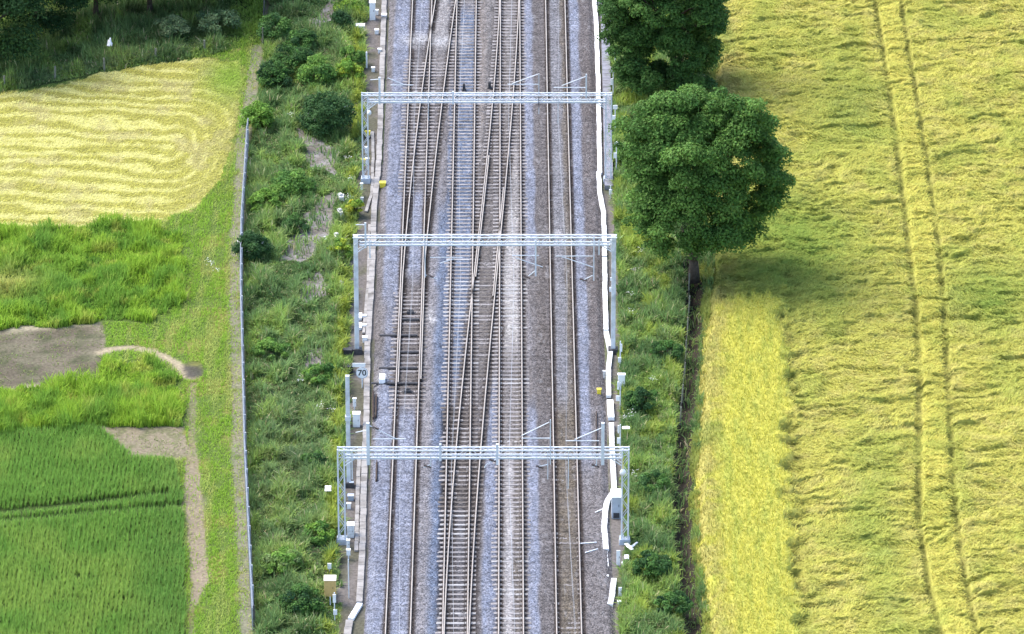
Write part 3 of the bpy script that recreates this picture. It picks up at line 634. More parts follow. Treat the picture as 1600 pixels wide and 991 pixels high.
# point machine
p = at(597, 601, .2); t = thing('point_machine', 'white point machine box left of the leftmost track', 'rail machine', (p[0], p[1], .22))
MB().box((0, .45, .2), (.42, .95, .34), top=.94).build('housing', M_white, t, bevel=.02); MB().tube((.1, .0, .08), (1.3, .0, .08), .035).build('drive_rod', M_dark, t); MB().box((0, .2, .01), (1.0, .3, .04)).build('base_plate', M_dark, t)
for i, (py, l) in enumerate([(497, 'upper white cross-shaped concrete block beside the left middle mast'), (512, 'lower white cross-shaped concrete block with a dark base, left middle mast')]):
    p = at(563, py); q = MB().box((0, 0, .1), (.22, .9, .2)).box((.18, .0, .13), (.5, .22, .22)); o = q.build('concrete_block', W); o.location = p; tag(o, l, 'block', bevel if False else None)
cabinet(570, 536, 7, 8, 'small white box beside the pale trough below the cross-shaped blocks', W, depth=.25)
cabinet(545, 585, 14, 11, 'dark low cabinet left of the round speed sign', M_dark, depth=.5)
cabinet(543, 556, 13, 8, 'dark low box left of the foot of the left middle mast', M_dark, depth=.4)
cabinet(554, 640, 5, 12, 'thin white box on a stake above the white cabinet by the free mast', W, depth=.12, post=.2)
cabinet(598, 294, 9, 7, 'yellow box on the ballast right of the pale trough', M_yellow, depth=.4, name='grit_box', cat='box')
cabinet(574.5, 214, 8, 8, 'yellow box on the right leg of the far gantry', M_yellow, depth=.14, name='equipment_box', cat='box', post=2.6 if False else 0)
cabinet(568, 256, 6, 6, 'smaller yellow box beside a white one at the foot of the far gantry', M_yellow, depth=.2, name='equipment_box', cat='box')
cabinet(574, 257, 5, 8, 'small white box beside the smaller yellow box', W, depth=.2)
cabinet(572, 240, 4, 9, 'slim pale box between the two yellow boxes by the far gantry', W, depth=.15)
cabinet(565, 297, 4, 9, 'slim white box just below the far gantry foot', W, depth=.15)
cabinet(565.5, 316, 4.5, 6, 'tiny white box second below the far gantry foot', W, depth=.15)
cabinet(562, 56, 15, 14, 'big white cabinet beside the dark bush at the top of the bank', W, depth=.6)
cabinet(582, 32, 9, 26, 'tall white cabinet at the very top left of the tracks', W, depth=.5)
cabinet(589, 24, 4, 7, 'small white box right of the tall white cabinet', W, depth=.2)
cabinet(588.5, 54, 6, 6, 'white box in the cess below the tall white cabinet', W, depth=.3)
cabinet(593, 84, 5, 6, 'white box next to the pale trough above the far gantry', W, depth=.25)
cabinet(583, 113, 5, 6, 'white box on the ground just above the far gantry bracket', W, depth=.25)
cabinet(600, 30, 8, 5, 'pale junction box on top of the pale trough at the top', mat('pale box', (.66, .64, .62)), depth=.5)
marker(573, 107, 26, 'white painted stake on the bank above the far gantry', [(0, 94, 2.5, 24)])
for (px, py, l) in [(533, 322, 'pale concrete rubble block, upper, on the bank behind the middle gantry'), (532, 346, 'pale concrete rubble block, middle one of three on the bank'), (527, 384, 'pale concrete rubble block with a dark hole, lowest on the bank'), (533, 460, 'pale leaning concrete slab on the bank left of the middle mast')]:
    p = at(px, py); o = MB().box((0, 0, .15), (.42, .5, .3), rz=.2, top=.8).box((.02, .5, .1), (.4, .45, .22), rz=-.1, top=.85).box((-.05, .2, .36), (.28, .34, .14), rz=.5, top=.8).build('rubble_block', mat('rubble', (.55, .54, .55), .9, var=.2)); o.location = (p[0], p[1], .45); tag(o, l, 'rubble')
def sheet(px, py, wpx, lpx, label, m=M_plastic, rz=0, z=.2, name='plastic_sheet', cat='litter', sd=0, tall=.12):
    p = at(px, py); s = 8889/np.hypot(p[1], HCAM); w_ = wpx/s; L = lpx/(s*.42); n = 9; g = np.linspace(-.5, .5, n); A, B = np.meshgrid(g, g)
    R_ = 1-.25*vn(A*3+sd, B*3, sd); Zs = z+tall*(fbm(A*5+sd, B*5, sd+2)*2-.6)*sst(.55, .2, np.maximum(abs(A), abs(B)))
    x = A*w_*R_; y = B*L*R_; ca, sa = math.cos(rz), math.sin(rz); V = np.stack([x*ca-y*sa, x*sa+y*ca, Zs], -1).reshape(-1, 3)
    V2 = V.copy(); V2[:, 2] -= .03; F = grid_faces(n, n); o = npmesh(name, np.vstack([V, V2]), np.vstack([F, F[:, ::-1]+n*n]), m, smooth=True); o.location = (p[0], p[1], 0); return tag(o, label, cat)
sheet(513, 783, 11, 9, 'white plastic scrap lying in the bushes left of the near gantry', z=.9, sd=3)
sheet(172, 87, 9, 6, 'white bag caught on the undergrowth behind the wire fence', z=.9, sd=5, tall=.7, name='plastic_bag')
sheet(983, 862, 7, 12, 'largest white plastic scrap in the grass right of the near gantry foot', z=.35, sd=7, rz=.4)
sheet(979, 877, 8, 7, 'round white plastic scrap below the largest one', z=.3, sd=9)
sheet(990, 860, 3.5, 12, 'narrow curled white plastic strip at the right of the scraps', z=.35, sd=10, rz=-.5)
sheet(973, 888, 4, 8, 'small white plastic scrap lowest in the group by the right cess', z=.3, sd=11)
sheet(978, 690, 14, 4, 'flat white plastic sheet beside the near gantry top on the right', z=1.0, sd=13)
cabinet(966, 884, 6, 24, 'narrow white leaning board by the right cess near the scraps', W, depth=.06, name='board', lid=False, cat='board')
cabinet(969, 932, 5, 14, 'slim pale board beside the loose white trough', W, depth=.06, name='board', lid=False, cat='board')
cabinet(968, 949, 5.5, 8, 'small white box at the bottom right of the tracks', W, depth=.2)
cabinet(948, 905, 5, 4, 'tiny white box at the top of the loose white trough', W, depth=.15)
# grey cabinet by near gantry
p = at(963, 811); t = thing('equipment_cabinet', 'grey cabinet with a white top at the foot of the near gantry on the right', 'cabinet', p)
MB().box((0, .55, .75), (.60, 1.1, 1.5), top=.985).build('body', M_grey, t, bevel=.02); MB().box((0, .55, 1.53), (.72, 1.25, .05)).build('lid', M_white, t, bevel=.01); MB().box((0, -.02, .25), (.38, .03, .34)).build('vent', M_dark, t); MB().tube((.15, -.03, .85), (.15, -.03, 1.0), .015).build('handle', M_dark, t)
cabinet(971, 615, 11, 24, 'white cabinet on the bank just below the right middle mast', W, depth=.3, post=.2)
for (px, foot, h, pl, l) in [
    (954, 40, 34, [(0, 10, 2.5, 10), (0, 27, 4, 8)], 'white plated post at the very top right of the tracks'),
    (961, 106, 32, [(-2.5, 82, 5, 8)], 'post with one white plate beside the dark upper tree'),
    (958, 153, 47, [(-1.5, 110, 6, 9), (-2, 128, 4, 10)], 'post with two white plates level with the far gantry'),
    (961, 205, 40, [(0, 168, 7, 6), (-2, 184, 5, 7)], 'post with a grey cap and white plate just below the far gantry'),
    (963, 268, 46, [(0, 226, 7, 7), (-2, 243, 5, 8)], 'post with two pale plates beside the big tree'),
    (954, 310, 20, [(0, 300, 5, 8)], 'low post with a white plate below the end of the walkway'),
    (969, 640, 42, [(-3.5, 602, 3, 12), (-4, 622, 5.5, 8)], 'post with two white plates under the white bank cabinet'),
    (969, 575, 42, [(1, 543, 4, 12), (-1, 562, 5, 8)], 'post with white plates at the foot of the right middle mast'),
    (969, 708, 45, [(-3, 670, 2.5, 12), (-2.5, 688, 5, 9)], 'post with white plates beside the flat white sheet'),
    (955, 395, 25, [(0, 378, 4, 7)], 'post with a white plate behind the top of the right middle mast'),
    (956, 460, 30, [(-1, 436, 3, 5), (-1, 452, 6, 7)], 'post with two small plates left of the right middle mast')]:
    marker(px, foot, h, l, pl, r=.04)
p = at(975, 846); q = atY(973.5, 734, p[1]); t = thing('lamp_globe', 'white globe hung on the right mast of the near gantry', 'globe', (q[0]-.02, p[1]-.42, q[2]))
MB().ball((0, 0, 0), .2, 10, 1.2).build('globe', M_white, t, smooth=True); MB().tube((0, 0, .2), (0, 0, .95), .022).build('hanger', M_yellow, t)
p = at(183/1600*0+571, 174); q = atY(577, 173, at(800, 284)[1]); t = thing('lamp_globe', 'white globe hung on the left mast of the far gantry', 'globe', (q[0], q[1]-.42, q[2])); MB().ball((0, 0, 0), .17, 10, 1.2).build('globe', M_white, t, smooth=True); MB().tube((0, 0, .17), (0, 0, .8), .02).build('hanger', M_steel, t)
cabinet(936, 621, 6, 7, 'yellow box on a short leg right of the rightmost track', M_yellow, depth=.25, name='equipment_box', cat='box', post=.2)
cabinet(944, 592, 4, 11, 'pale slim box between the ballast and the bent white trough', mat('pale slim', (.6, .58, .55)), depth=.15)
p = at(940, 22); t = MB().box((0, 0, .25), (.7, .8, .5)).box((.0, .5, .5), (.5, .3, .3)).build('cable_pit', M_dark); t.location = p; tag(t, 'dark cable pit at the far end of the grey walkway', 'pit')
cabinet(938, 15, 4.5, 16, 'grey upright box at the far end of the grey walkway', M_grey, depth=.3)
for (px, py, l) in [(725, 140, 'dark low signal box between the rails of the blue-bedded track by the far gantry'), (765, 137, 'dark low signal box left of the white-stained track by the far gantry')]:
    p = at(px, py, .25); o = MB().box((0, 0, .25), (.22, .3, .5), top=.85).tube((0, -.16, .38), (0, -.22, .38), .08, 8).box((0, 0, .02), (.36, .4, .05)).build('ground_signal', M_dark); o.location = (p[0], p[1], .22); tag(o, l, 'signal')

# ------------------------------------------------------------------ vegetation builders
def blade_arrays(P, az, L, W_, lean, col, curl=.5):
    """P base points, az lean direction, L length, lean angle from vertical; two-segment blades"""
    n = len(P); dx, dy = np.cos(az), np.sin(az); tw = az+math.pi/2+rng.uniform(-.6, .6, n); wx, wy = np.cos(tw)*W_/2, np.sin(tw)*W_/2
    l1 = lean*(1-curl); l2 = np.minimum(lean*(1+curl), 1.75)
    m = P+np.stack([dx*np.sin(l1)*L*.5, dy*np.sin(l1)*L*.5, np.cos(l1)*L*.5], -1); tip = m+np.stack([dx*np.sin(l2)*L*.5, dy*np.sin(l2)*L*.5, np.cos(l2)*L*.5], -1)
    w3 = np.stack([wx, wy, 0*wx], -1); V = np.stack([P-w3, P+w3, m+w3*.9, m-w3*.9, tip], 1).reshape(-1, 3)
    b = np.arange(n)[:, None]*5; Q = np.concatenate([b, b+1, b+2, b+3], 1); T = np.concatenate([b+3, b+2, b+4], 1)
    return V, Q, T, np.repeat(col, 5, 0)
def merge(parts):
    V = []; Q = []; T = []; C_ = []; o = 0
    for v, q, t_, c_ in parts:
        V.append(v); C_.append(c_)
        if q is not None and len(q): Q.append(q+o)
        if t_ is not None and len(t_): T.append(t_+o)
        o += len(v)
    return np.vstack(V), [np.vstack(k) for k in (Q, T) if k], np.vstack(C_)
def leaf_arrays(P, N, size, col):
    n = len(P); N = N/np.linalg.norm(N, axis=1, keepdims=True); r = rng.normal(size=(n, 3)); U = np.cross(N, r); U /= np.linalg.norm(U, axis=1, keepdims=True); W_ = np.cross(N, U)
    s = size[:, None]; V = np.stack([P-U*s, P+W_*s*.55+N*s*.12, P+U*s, P-W_*s*.55+N*s*.12], 1).reshape(-1, 3); b = np.arange(n)[:, None]*4
    return V, np.concatenate([b, b+1, b+2, b+3], 1), None, np.repeat(col, 4, 0)
def jit(col, n, v=.2, hue=.12):
    c_ = np.tile(np.asarray(col, float), (n, 1)); c_ *= (1+rng.uniform(-v, v, (n, 1))); c_ *= 1+rng.uniform(-hue, hue, (n, 3)); return c_
def scatter(x0, x1, y0, y1, dens):
    n = int((x1-x0)*(y1-y0)*dens); return rng.uniform(x0, x1, n), rng.uniform(y0, y1, n)
def gz(x, y): return gheight(np.asarray(x), np.asarray(y))

# ---- lodged crop on the right
gx = np.arange(8.5, 41, .13); gy = np.arange(Y0+2, Y1, .15)
def cropsurf(X, Y):
    wx = (fbm(X/3.2, Y/3.2, 61)-.5)*4.5; wy = (fbm(X/2.0, Y/1.6, 62)-.5)*2.6
    X0_, Y0_ = X, Y; X, Y = X*.985+Y*.17, Y*.985-X*.10
    r1 = 1-np.abs(2*vn((X+wx)/2.5, (Y+wy)/.9, 63)-1); r2 = 1-np.abs(2*vn((X+wx)/1.3, (Y+wy*1.3)/.6, 64)-1); r4 = 1-np.abs(2*vn((X+wx*.7)/.9, (Y+wy)/.42, 69)-1); X, Y = X0_, Y0_; r3 = fbm(X/.4, Y/.3, 65, 2)
    r1 = np.clip(r1*(.45+.85*fbm(X/2.5, Y/2, 60)), 0, 1); r2 = .6*r2+.4*r4
    lodg = .06+.43*r1**1.2+.27*r2**1.2+.14*r3
    flat = .55+.10*fbm(X/.35, Y/.35, 66)+.05*r2
    xs = standR(Y)+(r1-.5)*1.1+.5*(fbm(X/3, Y/.8, 68)-.5); stand = sst(.25, -.2, X-xs)*sst(.35, .55, (YP(470)-Y)/12+.5+.5*(fbm(X/.7, Y/4, 3)-.5))
    z = lodg*(1-stand)+(flat+.12)*stand
    und = sst(0, .3, X-xs)*sst(1.9, .5, X-xs)*(Y < YP(420))*(1-r1)**.7; z = z-.40*und
    gb = np.clip(1.4-2.2*fbm(X/1.3, Y/1.5, 70), .25, 1.0)
    ta, tb = np.abs(X-tramA(Y)+.12*(fbm(X/.7, Y/.9, 71)-.5)*2), np.abs(X-tramB(Y)+.12*(fbm(X/.7, Y/.9, 72)-.5)*2)
    tr = np.maximum(sst(.38, .14, ta)*np.clip(1.5-1.6*fbm(Y/1.5, X*0, 73), .2, 1), sst(.36, .12, tb)*np.clip(1.5-1.7*fbm(Y/1.4, X*0, 74), .15, 1))
    mid = (X > tramA(Y)+.2) & (X < tramB(Y)-.2); z = np.where(mid, z*.8+.14, z)
    z = z*(1-.85*tr)
    z = z*sst(-.05, .55, X-cropL(Y)+(fbm(X/.5, Y/.6, 75)-.5)*.7)
    return z, r1, r2, stand, tr, mid, und
def cropcol(X, Y, z, r1, r2, stand, tr, mid, und):
    n = fbm(X/2.2, Y/4.5, 81); n2 = fbm(X/.9, Y/.9, 82)
    c_ = np.zeros(X.shape+(3,))+np.array([.358, .345, .079]); c_ = mixc(c_, (.38, .335, .115), sst(.45, .7, n2)*.45); c_ = mixc(c_, (.26, .29, .06), sst(.5, .74, n)*.6)
    gc = np.exp(-(((X-at(1230, 400)[0])/5.0)**2+((Y-YP(400))/11)**2)); gc = np.maximum(gc, .8*np.exp(-(((X-at(1545, 470)[0])/3.5)**2+((Y-YP(470))/6)**2))); gc = np.maximum(gc, .55*np.exp(-(((X-at(1370, 860)[0])/1.3)**2+((Y-YP(860))/13)**2))); gc = np.maximum(gc, .55*np.exp(-(((X-at(1320, 200)[0])/3)**2+((Y-YP(190))/9)**2)))
    gc = np.maximum(gc, .9*np.exp(-(((X-at(1170, 370)[0])/3.2)**2+((Y-YP(372))/10)**2)))
    c_ = mixc(c_, (.165, .235, .045), np.clip(gc*(.45+1.0*n2), 0, .9))
    c_ = mixc(c_, (.42, .405, .078), stand*(.70+.2*n2)); st2 = fbm(X/.28, Y/2.6, 84); c_ = mixc(c_, (.30, .33, .07), stand*sst(.52, .70, st2)*.6); c_ = mixc(c_, (.44, .42, .075), stand*sst(.45, .30, st2)*.5); c_ = mixc(c_, (.44, .41, .085), mid*.55*sst(.3, .6, n2))
    mg = sst(2.0, .6, X-cropL(Y)+(fbm(X/.6, Y/2, 88)-.5)*1.2); c_ = mixc(c_, (.33, .29, .10), mg*.7*sst(.3, .6, n2+.1)); c_ = mixc(c_, (.15, .20, .04), mg*sst(.52, .66, n)*.6)
    c_ = mixc(c_, (.12, .13, .035), np.clip(tr*.8+und*.5, 0, .85)*sst(.8, .3, z)); return c_
X, Y = np.meshgrid(gx, gy); S = cropsurf(X, Y); CC = cropcol(X, Y, *S); keep = X > cropL(Y)-.25
def hang(Y, S): return Y-(1-S[3])*(.36*S[1]**1.5+.16*S[2]**1.5)
sheet_part = (np.stack([X, hang(Y, S), S[0]], -1).reshape(-1, 3), grid_faces(*X.shape, keep), None, CC.reshape(-1, 3)*.95)
x, y = scatter(9, 40.5, Y0+3, Y1-1, 110); k = (x > cropL(y)-.2) & (np.abs(x) < (y+70)*.0905+1.5); x, y = x[k], y[k]
S = cropsurf(x, y); cc = cropcol(x, y, *S); n = len(x); stand = S[3]; k = rng.random(n) > S[4]*.75
cc = cc*(1+rng.uniform(-.2, .22, (n, 1)))*(1+rng.uniform(-.05, .05, (n, 3)))
flow = .9*(fbm(x/3, y/3, 91)-.5)*math.pi+np.where(rng.random(n) < .75, 0, math.pi)+rng.normal(0, .35, n)
lean = np.where(stand > .5, rng.uniform(.15, .8, n), rng.uniform(1.0, 1.5, n)); L = np.where(stand > .5, rng.uniform(.25, .5, n), rng.uniform(.22, .5, n))
az = np.where(stand > .5, rng.uniform(0, 6.28, n), flow); P = np.stack([x, hang(y, S), S[0]-np.where(stand > .5, .14, .03)], -1)
bl = blade_arrays(P[k], az[k], L[k], rng.uniform(.03, .06, n)[k], lean[k], cc[k])
V, F, C_ = merge([sheet_part, bl]); tag(npmesh('barley_crop', V, F, M_crop, col=C_), 'pale yellow-green wind-flattened crop filling the right side of the photo', 'crop', kind='stuff')

# ---- generic grass
def grass(name, label, cat, x, y, Lr, wr, leanr, colf, z=None, M=M_blade, az=None):
    n = len(x); L = rng.uniform(*Lr, n) if isinstance(Lr, tuple) else Lr
    if z is None: z = gz(x, y)-.02
    bl = blade_arrays(np.stack([x, y, z], -1), rng.uniform(0, 6.28, n) if az is None else az, L, rng.uniform(*wr, n), rng.uniform(*leanr, n), colf)
    V, F, C_ = merge([bl]); return tag(npmesh(name, V, F, M, col=C_), label, cat, kind='stuff')
# green row crop, bottom left
PX0 = at(-60, 990)[0]
rows = np.arange(-36, -17.5, .28); pl = []
for r in rows:
    yy = np.arange(YP(1010), YP(668), .13); xx = r+rng.normal(0, .03, len(yy))+.12*np.sin(yy/9); pl.append(np.stack([xx, yy+rng.uniform(-.05, .05, len(yy))], 1))
pl = np.vstack(pl); x, y = pl[:, 0], pl[:, 1]
ca = lineX([(0, 0), (1, 1)]) if False else None
A1, A2 = poly([(-200, 818), (0, 802), (120, 790), (215, 778), (258, 774)]), poly([(-200, 834), (0, 817), (150, 803), (285, 793)])
k = inpoly(P_crop2, x, y) & (pdist(A1, x, y) > .40) & (pdist(A2, x, y) > .40) & (rng.random(len(x)) > .02) & ((fbm(x/.6, y/.9, 101) > .20))
x, y = x[k], y[k]; rep = 6; x = np.repeat(x, rep)+rng.normal(0, .022, len(x)*rep); y = np.repeat(y, rep)+rng.normal(0, .03, len(y)*rep); n = len(x)
cn = fbm(x/3, y/4, 103); cc = mixc(np.tile([.115, .205, .04], (n, 1)), (.16, .235, .05), sst(.4, .7, cn)); cc = mixc(cc, (.085, .17, .04), sst(at(190, 800)[0], at(280, 800)[0], x)*.5); cc *= 1+rng.uniform(-.3, .3, (n, 1))
hh = np.where((pdist(A1, x, y) < .9) & (y < YP(785)), .45, .62)*rng.uniform(.75, 1.15, n)
hh *= .9+.3*fbm(x/1.2, y/1.2, 104)
grass('cereal_crop', 'dense dark green row crop at the bottom left, split by two wheel lines', 'crop', x, y, hh, (.03, .06), (.1, .85), cc)
# tall grass blocks
x, y = scatter(-40, -17, YP(700), YP(340), 130); wob = (fbm(x/1.1, y/1.4, 5)-.5)*.9; wy = y+(fbm(x/1.2, y/1.2, 6)-.5)*2.0; g1 = inpoly(P_tall1, x+wob, wy); g2 = inpoly(P_tall2, x+wob, wy); k = (g1 | g2) & (pdist(L_path, x, y) > .25+.4*rng.random(len(x)))
x, y, g1, g2 = x[k], y[k], g1[k], g2[k]; n = len(x); q = fbm(x/1.8, y/2.6, 111); dkm = sst(.5, .36, q)
dl = np.exp(-(((x-at(60, 430)[0])/3.5)**2+((y-YP(430))/5)**2))*g1
cc = mixc(np.tile([.165, .25, .03], (n, 1)), (.10, .185, .03), np.clip(dkm*.8+dl*.7, 0, 1)); cc = mixc(cc, (.26, .27, .06), sst(.6, .75, fbm(x/1.2, y/1.2, 113))*.6)
cc = mixc(cc, (.30, .29, .09), np.exp(-(((x-at(10, 440)[0])/2.2)**2+((y-YP(445))/2.5)**2))*g1*.8); cc *= 1+rng.uniform(-.3, .3, (n, 1))
low2 = sst(YP(620), YP(660), y)*g2
hh = (.35+.75*sst(.35, .65, fbm(x/1.5, y/1.9, 115))+.45*low2)*rng.uniform(.6, 1.1, n)
grass('tall_grass', 'lush tall green grass between the hay field, bare soil and row crop', 'grass', x, y, hh, (.04, .09), (.1, .85), cc)
# verge between fields and fence
x, y = scatter(-30, -14.5, YP(1010), YP(60), 120); t_ = inpoly(P_hay, x, y) | inpoly(P_tall1, x, y) | inpoly(P_tall2, x, y) | inpoly(P_crop2, x, y) | inpoly(P_soil, x, y) | inpoly(P_bare, x, y)
tw = np.interp(y, [YP(1000), YP(945), YP(900), YP(760), YP(700), YP(600)], [.1, .2, .55, .55, .25, .2])
k = ~t_ & (x < fence(y)-.25*rng.random(len(x))) & ((pdist(L_track, x, y) > tw) | (y > YP(595)) | (rng.random(len(x)) < .16)) & (pdist(L_path, x, y) > .25+.35*rng.random(len(x))) & (np.hypot((x-at(300, 580)[0])/.8, (y-YP(580))/1.6) > 1)
k &= (rng.random(len(x)) < .35+.75*sst(.3, .55, fbm(x/.8, y/2.2, 121)))
k &= (rng.random(len(x)) < np.where(np.abs(x-fence(y)+.3) < .45, .3, 1))
x, y = x[k], y[k]; n = len(x); q = fbm(x/.45, y/7, 122); cc = mixc(np.tile([.17, .25, .03], (n, 1)), (.29, .28, .085), sst(.45, .68, q)*.65); cc = mixc(cc, (.27, .20, .08), sst(.62, .78, fbm(x/.5, y/2.5, 124))*.28); cc *= np.array([.90, .98, 1.05]); cc *= 1+rng.uniform(-.14, .14, (n, 1))
grass('verge_grass', 'short patchy green and straw coloured grass between the left fields and the fence', 'grass', x, y, (.14, .34), (.03, .06), (.3, 1.2), cc)
# seedlings on the bare plots
x, y = scatter(-42, -20, YP(720), YP(500), 26); k = (inpoly(P_soil, x, y) | inpoly(P_bare, x, y)) & (rng.random(len(x)) < .15+1.1*sst(.45, .7, fbm(x/1.3, y/1.3, 161))); x, y = x[k], y[k]; n = len(x)
grass('seedlings', 'thin scattered green seedlings on the bare soil plots at the left', 'weeds', x, y, (.08, .22), (.03, .06), (.4, 1.3), jit((.13, .17, .05), n, .35, .1))
# hay stubble
x, y = scatter(-45, -16, YP(375), YP(80), 55); k = inpoly(P_hay, x, y); x, y = x[k], y[k]; n = len(x); cc = gcolor(x, y)*(1.08+rng.uniform(-.25, .3, (n, 1)))
grass('hay_stubble', 'pale yellow cut hay stubble with curved light swaths at the upper left', 'stubble', x, y, (.12, .30), (.03, .06), (.6, 1.5), cc, az=rng.normal(0, .6, n))
# bank vegetation left of the tracks
def bank_cols(x, y, s):
    n = len(x); q = fbm(x/1.3, y/2.6, s); q2 = fbm(x/.55, y/.9, s+1)
    c_ = mixc(np.tile([.108, .168, .058], (n, 1)), (.155, .22, .056), sst(.5, .68, q)); c_ = mixc(c_, (.065, .115, .04), sst(.48, .3, q)*.8); c_ = mixc(c_, (.14, .17, .07), sst(.58, .72, q2)*.5)
    dead = rng.random(n) < .035; c_[dead] = (.30, .27, .16)
    return c_*(1+rng.uniform(-.32, .32, (n, 1)))*(1+rng.uniform(-.08, .08, (n, 3)))
x, y = scatter(-20, -9.5, YP(1010), YP(-60), 210); wob = (fbm(x/1.1, y/1.4, 5)-.5)*.9; wy = y+(fbm(x/1.2, y/1.2, 6)-.5)*2.0
pm = np.zeros(len(x), bool)
for P in PATCH: pm |= inpoly(P, x+wob, wy)
k = (x > fence(y)+.25) & (x < embR(y)+(fbm(x/.6, y/1.5, 31)-.5)*.9) & (~pm | (rng.random(len(x)) < .09)) & (rng.random(len(x)) < .45+.9*sst(.3, .5, fbm(x/.8, y/1.2, 131)))
x, y = x[k], y[k]; n = len(x); cc = bank_cols(x, y, 133)
mid = np.exp(-(((x-at(455, 720)[0])/1.9)**2+((y-YP(720))/13)**2)); cc = mixc(cc, (.135, .16, .085), mid*.65*rng.random(n))
yel = np.exp(-((x-embR(y)+.5)/.5)**2); cc = mixc(cc, (.24, .27, .035), yel*.7*sst(.4, .6, fbm(x/.7, y/1.5, 137)))
hh = (.16+1.05*sst(.33, .72, fbm(x/.9, y/1.3, 135)))*rng.uniform(.5, 1.1, n)
grass('bank_vegetation', 'rough green weeds and grass covering the bank left of the tracks', 'weeds', x, y, hh, (.05, .11), (.1, 1.1), cc)
# strip right of the tracks
x, y = scatter(6.5, 16, YP(1010), YP(-60), 210); k = (x > stripL(y)+(fbm(x/.6, y/1.5, 33)-.5)*.6) & (x < cropL(y)+.1) & ((np.abs(x-ditch(y)-.1*np.sin(y)) > .58) | (rng.random(len(x)) < .07))
x, y = x[k], y[k]; n = len(x); cc = bank_cols(x, y, 143); yl = sst(.55, .7, fbm(x/1.2, y/2.2, 147)); cc = mixc(cc, (.23, .27, .04), yl*.6*(x < ditch(y)-.6))
rt = x > ditch(y)+.35; cc = np.where(rt[:, None], mixc(cc, (.24, .25, .06), sst(.4, .6, fbm(x/.5, y/1.5, 149))*.7), cc)
hh = (.3+.8*sst(.3, .7, fbm(x/1.0, y/1.3, 145)))*rng.uniform(.5, 1.1, n)*np.where(rt, .7, 1)
grass('bank_vegetation', 'thick green weeds between the white trough and the dark ditch on the right', 'weeds', x, y, hh, (.05, .11), (.1, 1.1), cc)
# undergrowth in front of the wood, top left
fl = lambda X_: np.interp(X_, [at(-250, 180)[0], at(0, 146)[0], at(170, 111)[0], at(330, 88)[0], at(400, 70)[0]], [YP(186), YP(148), YP(113), YP(90), YP(72)])
x, y = scatter(-45, -15, YP(170), YP(-70), 130); k = (y > fl(x)+.35) & (x < fence(y)-.1); x, y = x[k], y[k]; n = len(x); cc = bank_cols(x, y, 153)*.88
rgt = sst(at(340, 60)[0], at(385, 60)[0], x); cc = mixc(cc, (.15, .23, .035), rgt*.7)
hh = (.3+1.1*sst(.25, .7, fbm(x/1.6, y/2.2, 155)))*rng.uniform(.5, 1.1, n)*(1-.6*rgt)*sst(0, 2.5, y-fl(x)+.6)
grass('undergrowth', 'dark green undergrowth between the hay field fence and the trees', 'weeds', x, y, hh, (.06, .13), (.1, 1.1), cc)

# ---- shrubs and trees with leaf clumps
def crown_arrays(a, b, c_, zc, ncl, nleaf, lsize, col, col2, rc=(.16, .28), lob=.22, low=-.75, dark=.0):
    parts = []; sd = rng.uniform(0, 99)
    d = rng.normal(size=(ncl*3, 3)); d /= np.linalg.norm(d, axis=1, keepdims=True); d = d[d[:, 2] > low][:ncl]; m = len(d)
    rad = (rng.random(m)**.33)*.28+.66; rad *= 1+lob*(vn(np.arctan2(d[:, 1], d[:, 0])*1.6+sd, d[:, 2]*2.2+3*sd, 7)-.5)*2
    ctr = d*rad[:, None]*np.array([a, b, c_]); cr = rng.uniform(*rc, m)*(a*b*c_)**(1/3)
    hole = d@(lambda v: v/np.linalg.norm(v))(np.array([.75, -.45, -.35])); hole2 = d@(lambda v: v/np.linalg.norm(v))(np.array([-.5, -.7, .1]))
    for i in range(m):
        if ncl > 200 and (hole[i] > .965 or hole2[i] > .985): continue
        n = int(nleaf*(cr[i]/cr.mean())**2); u = rng.normal(size=(n, 3)); u /= np.linalg.norm(u, axis=1, keepdims=True)
        u[:, 2] = np.where(u[:, 2] < -.3, -u[:, 2], u[:, 2])*1.0
        r = cr[i]*(.35+.8*rng.random(n)**.6); P = ctr[i]+u*r[:, None]*np.array([1, 1, .8]); N = u*.7+rng.normal(0, .5, (n, 3))+np.array([0, 0, .35])
        k = rng.random()**1.2*1.35-.15; cc = np.tile(np.asarray(col)*(1-k)+np.asarray(col2)*k, (n, 1))*(1+rng.uniform(-.3, .3, (n, 1)))*(1+rng.uniform(-.08, .08, (n, 3)))
        parts.append(leaf_arrays(P, N, rng.uniform(.7, 1.2, n)*lsize, cc))
    V, F, C_ = merge(parts); V[:, 2] += zc; return V, F, C_
def trunk_mb(h, r, a, zc, c_, nb=9, rs=None):
    q = MB(); pts = [(0, 0, -.1)]; k = 5
    for i in range(1, k+1): pts.append((random.uniform(-.1, .1)*i*.4, random.uniform(-.1, .1)*i*.4, h*i/k))
    for i in range(k): q.tube(pts[i], pts[i+1], r*(1-.13*i)*(1.35 if i == 0 else 1), 9, r*(1-.13*(i+1)))
    for j in range(nb):
        t_ = random.uniform(.5, 1); i = min(k-1, int(t_*k)); p = pts[i+1]; an = j*2.4+random.uniform(-.4, .4); e = (math.cos(an)*a*.7, math.sin(an)*a*.7, zc+random.uniform(-.35, .5)*c_); m_ = tuple((u*.55+v*.45) for u, v in zip(p, e)); m_ = (m_[0], m_[1], m_[2]+.3)
        q.tube(p, m_, r*.42, 6, r*.26); q.tube(m_, e, r*.26, 5, r*.08)
    return q
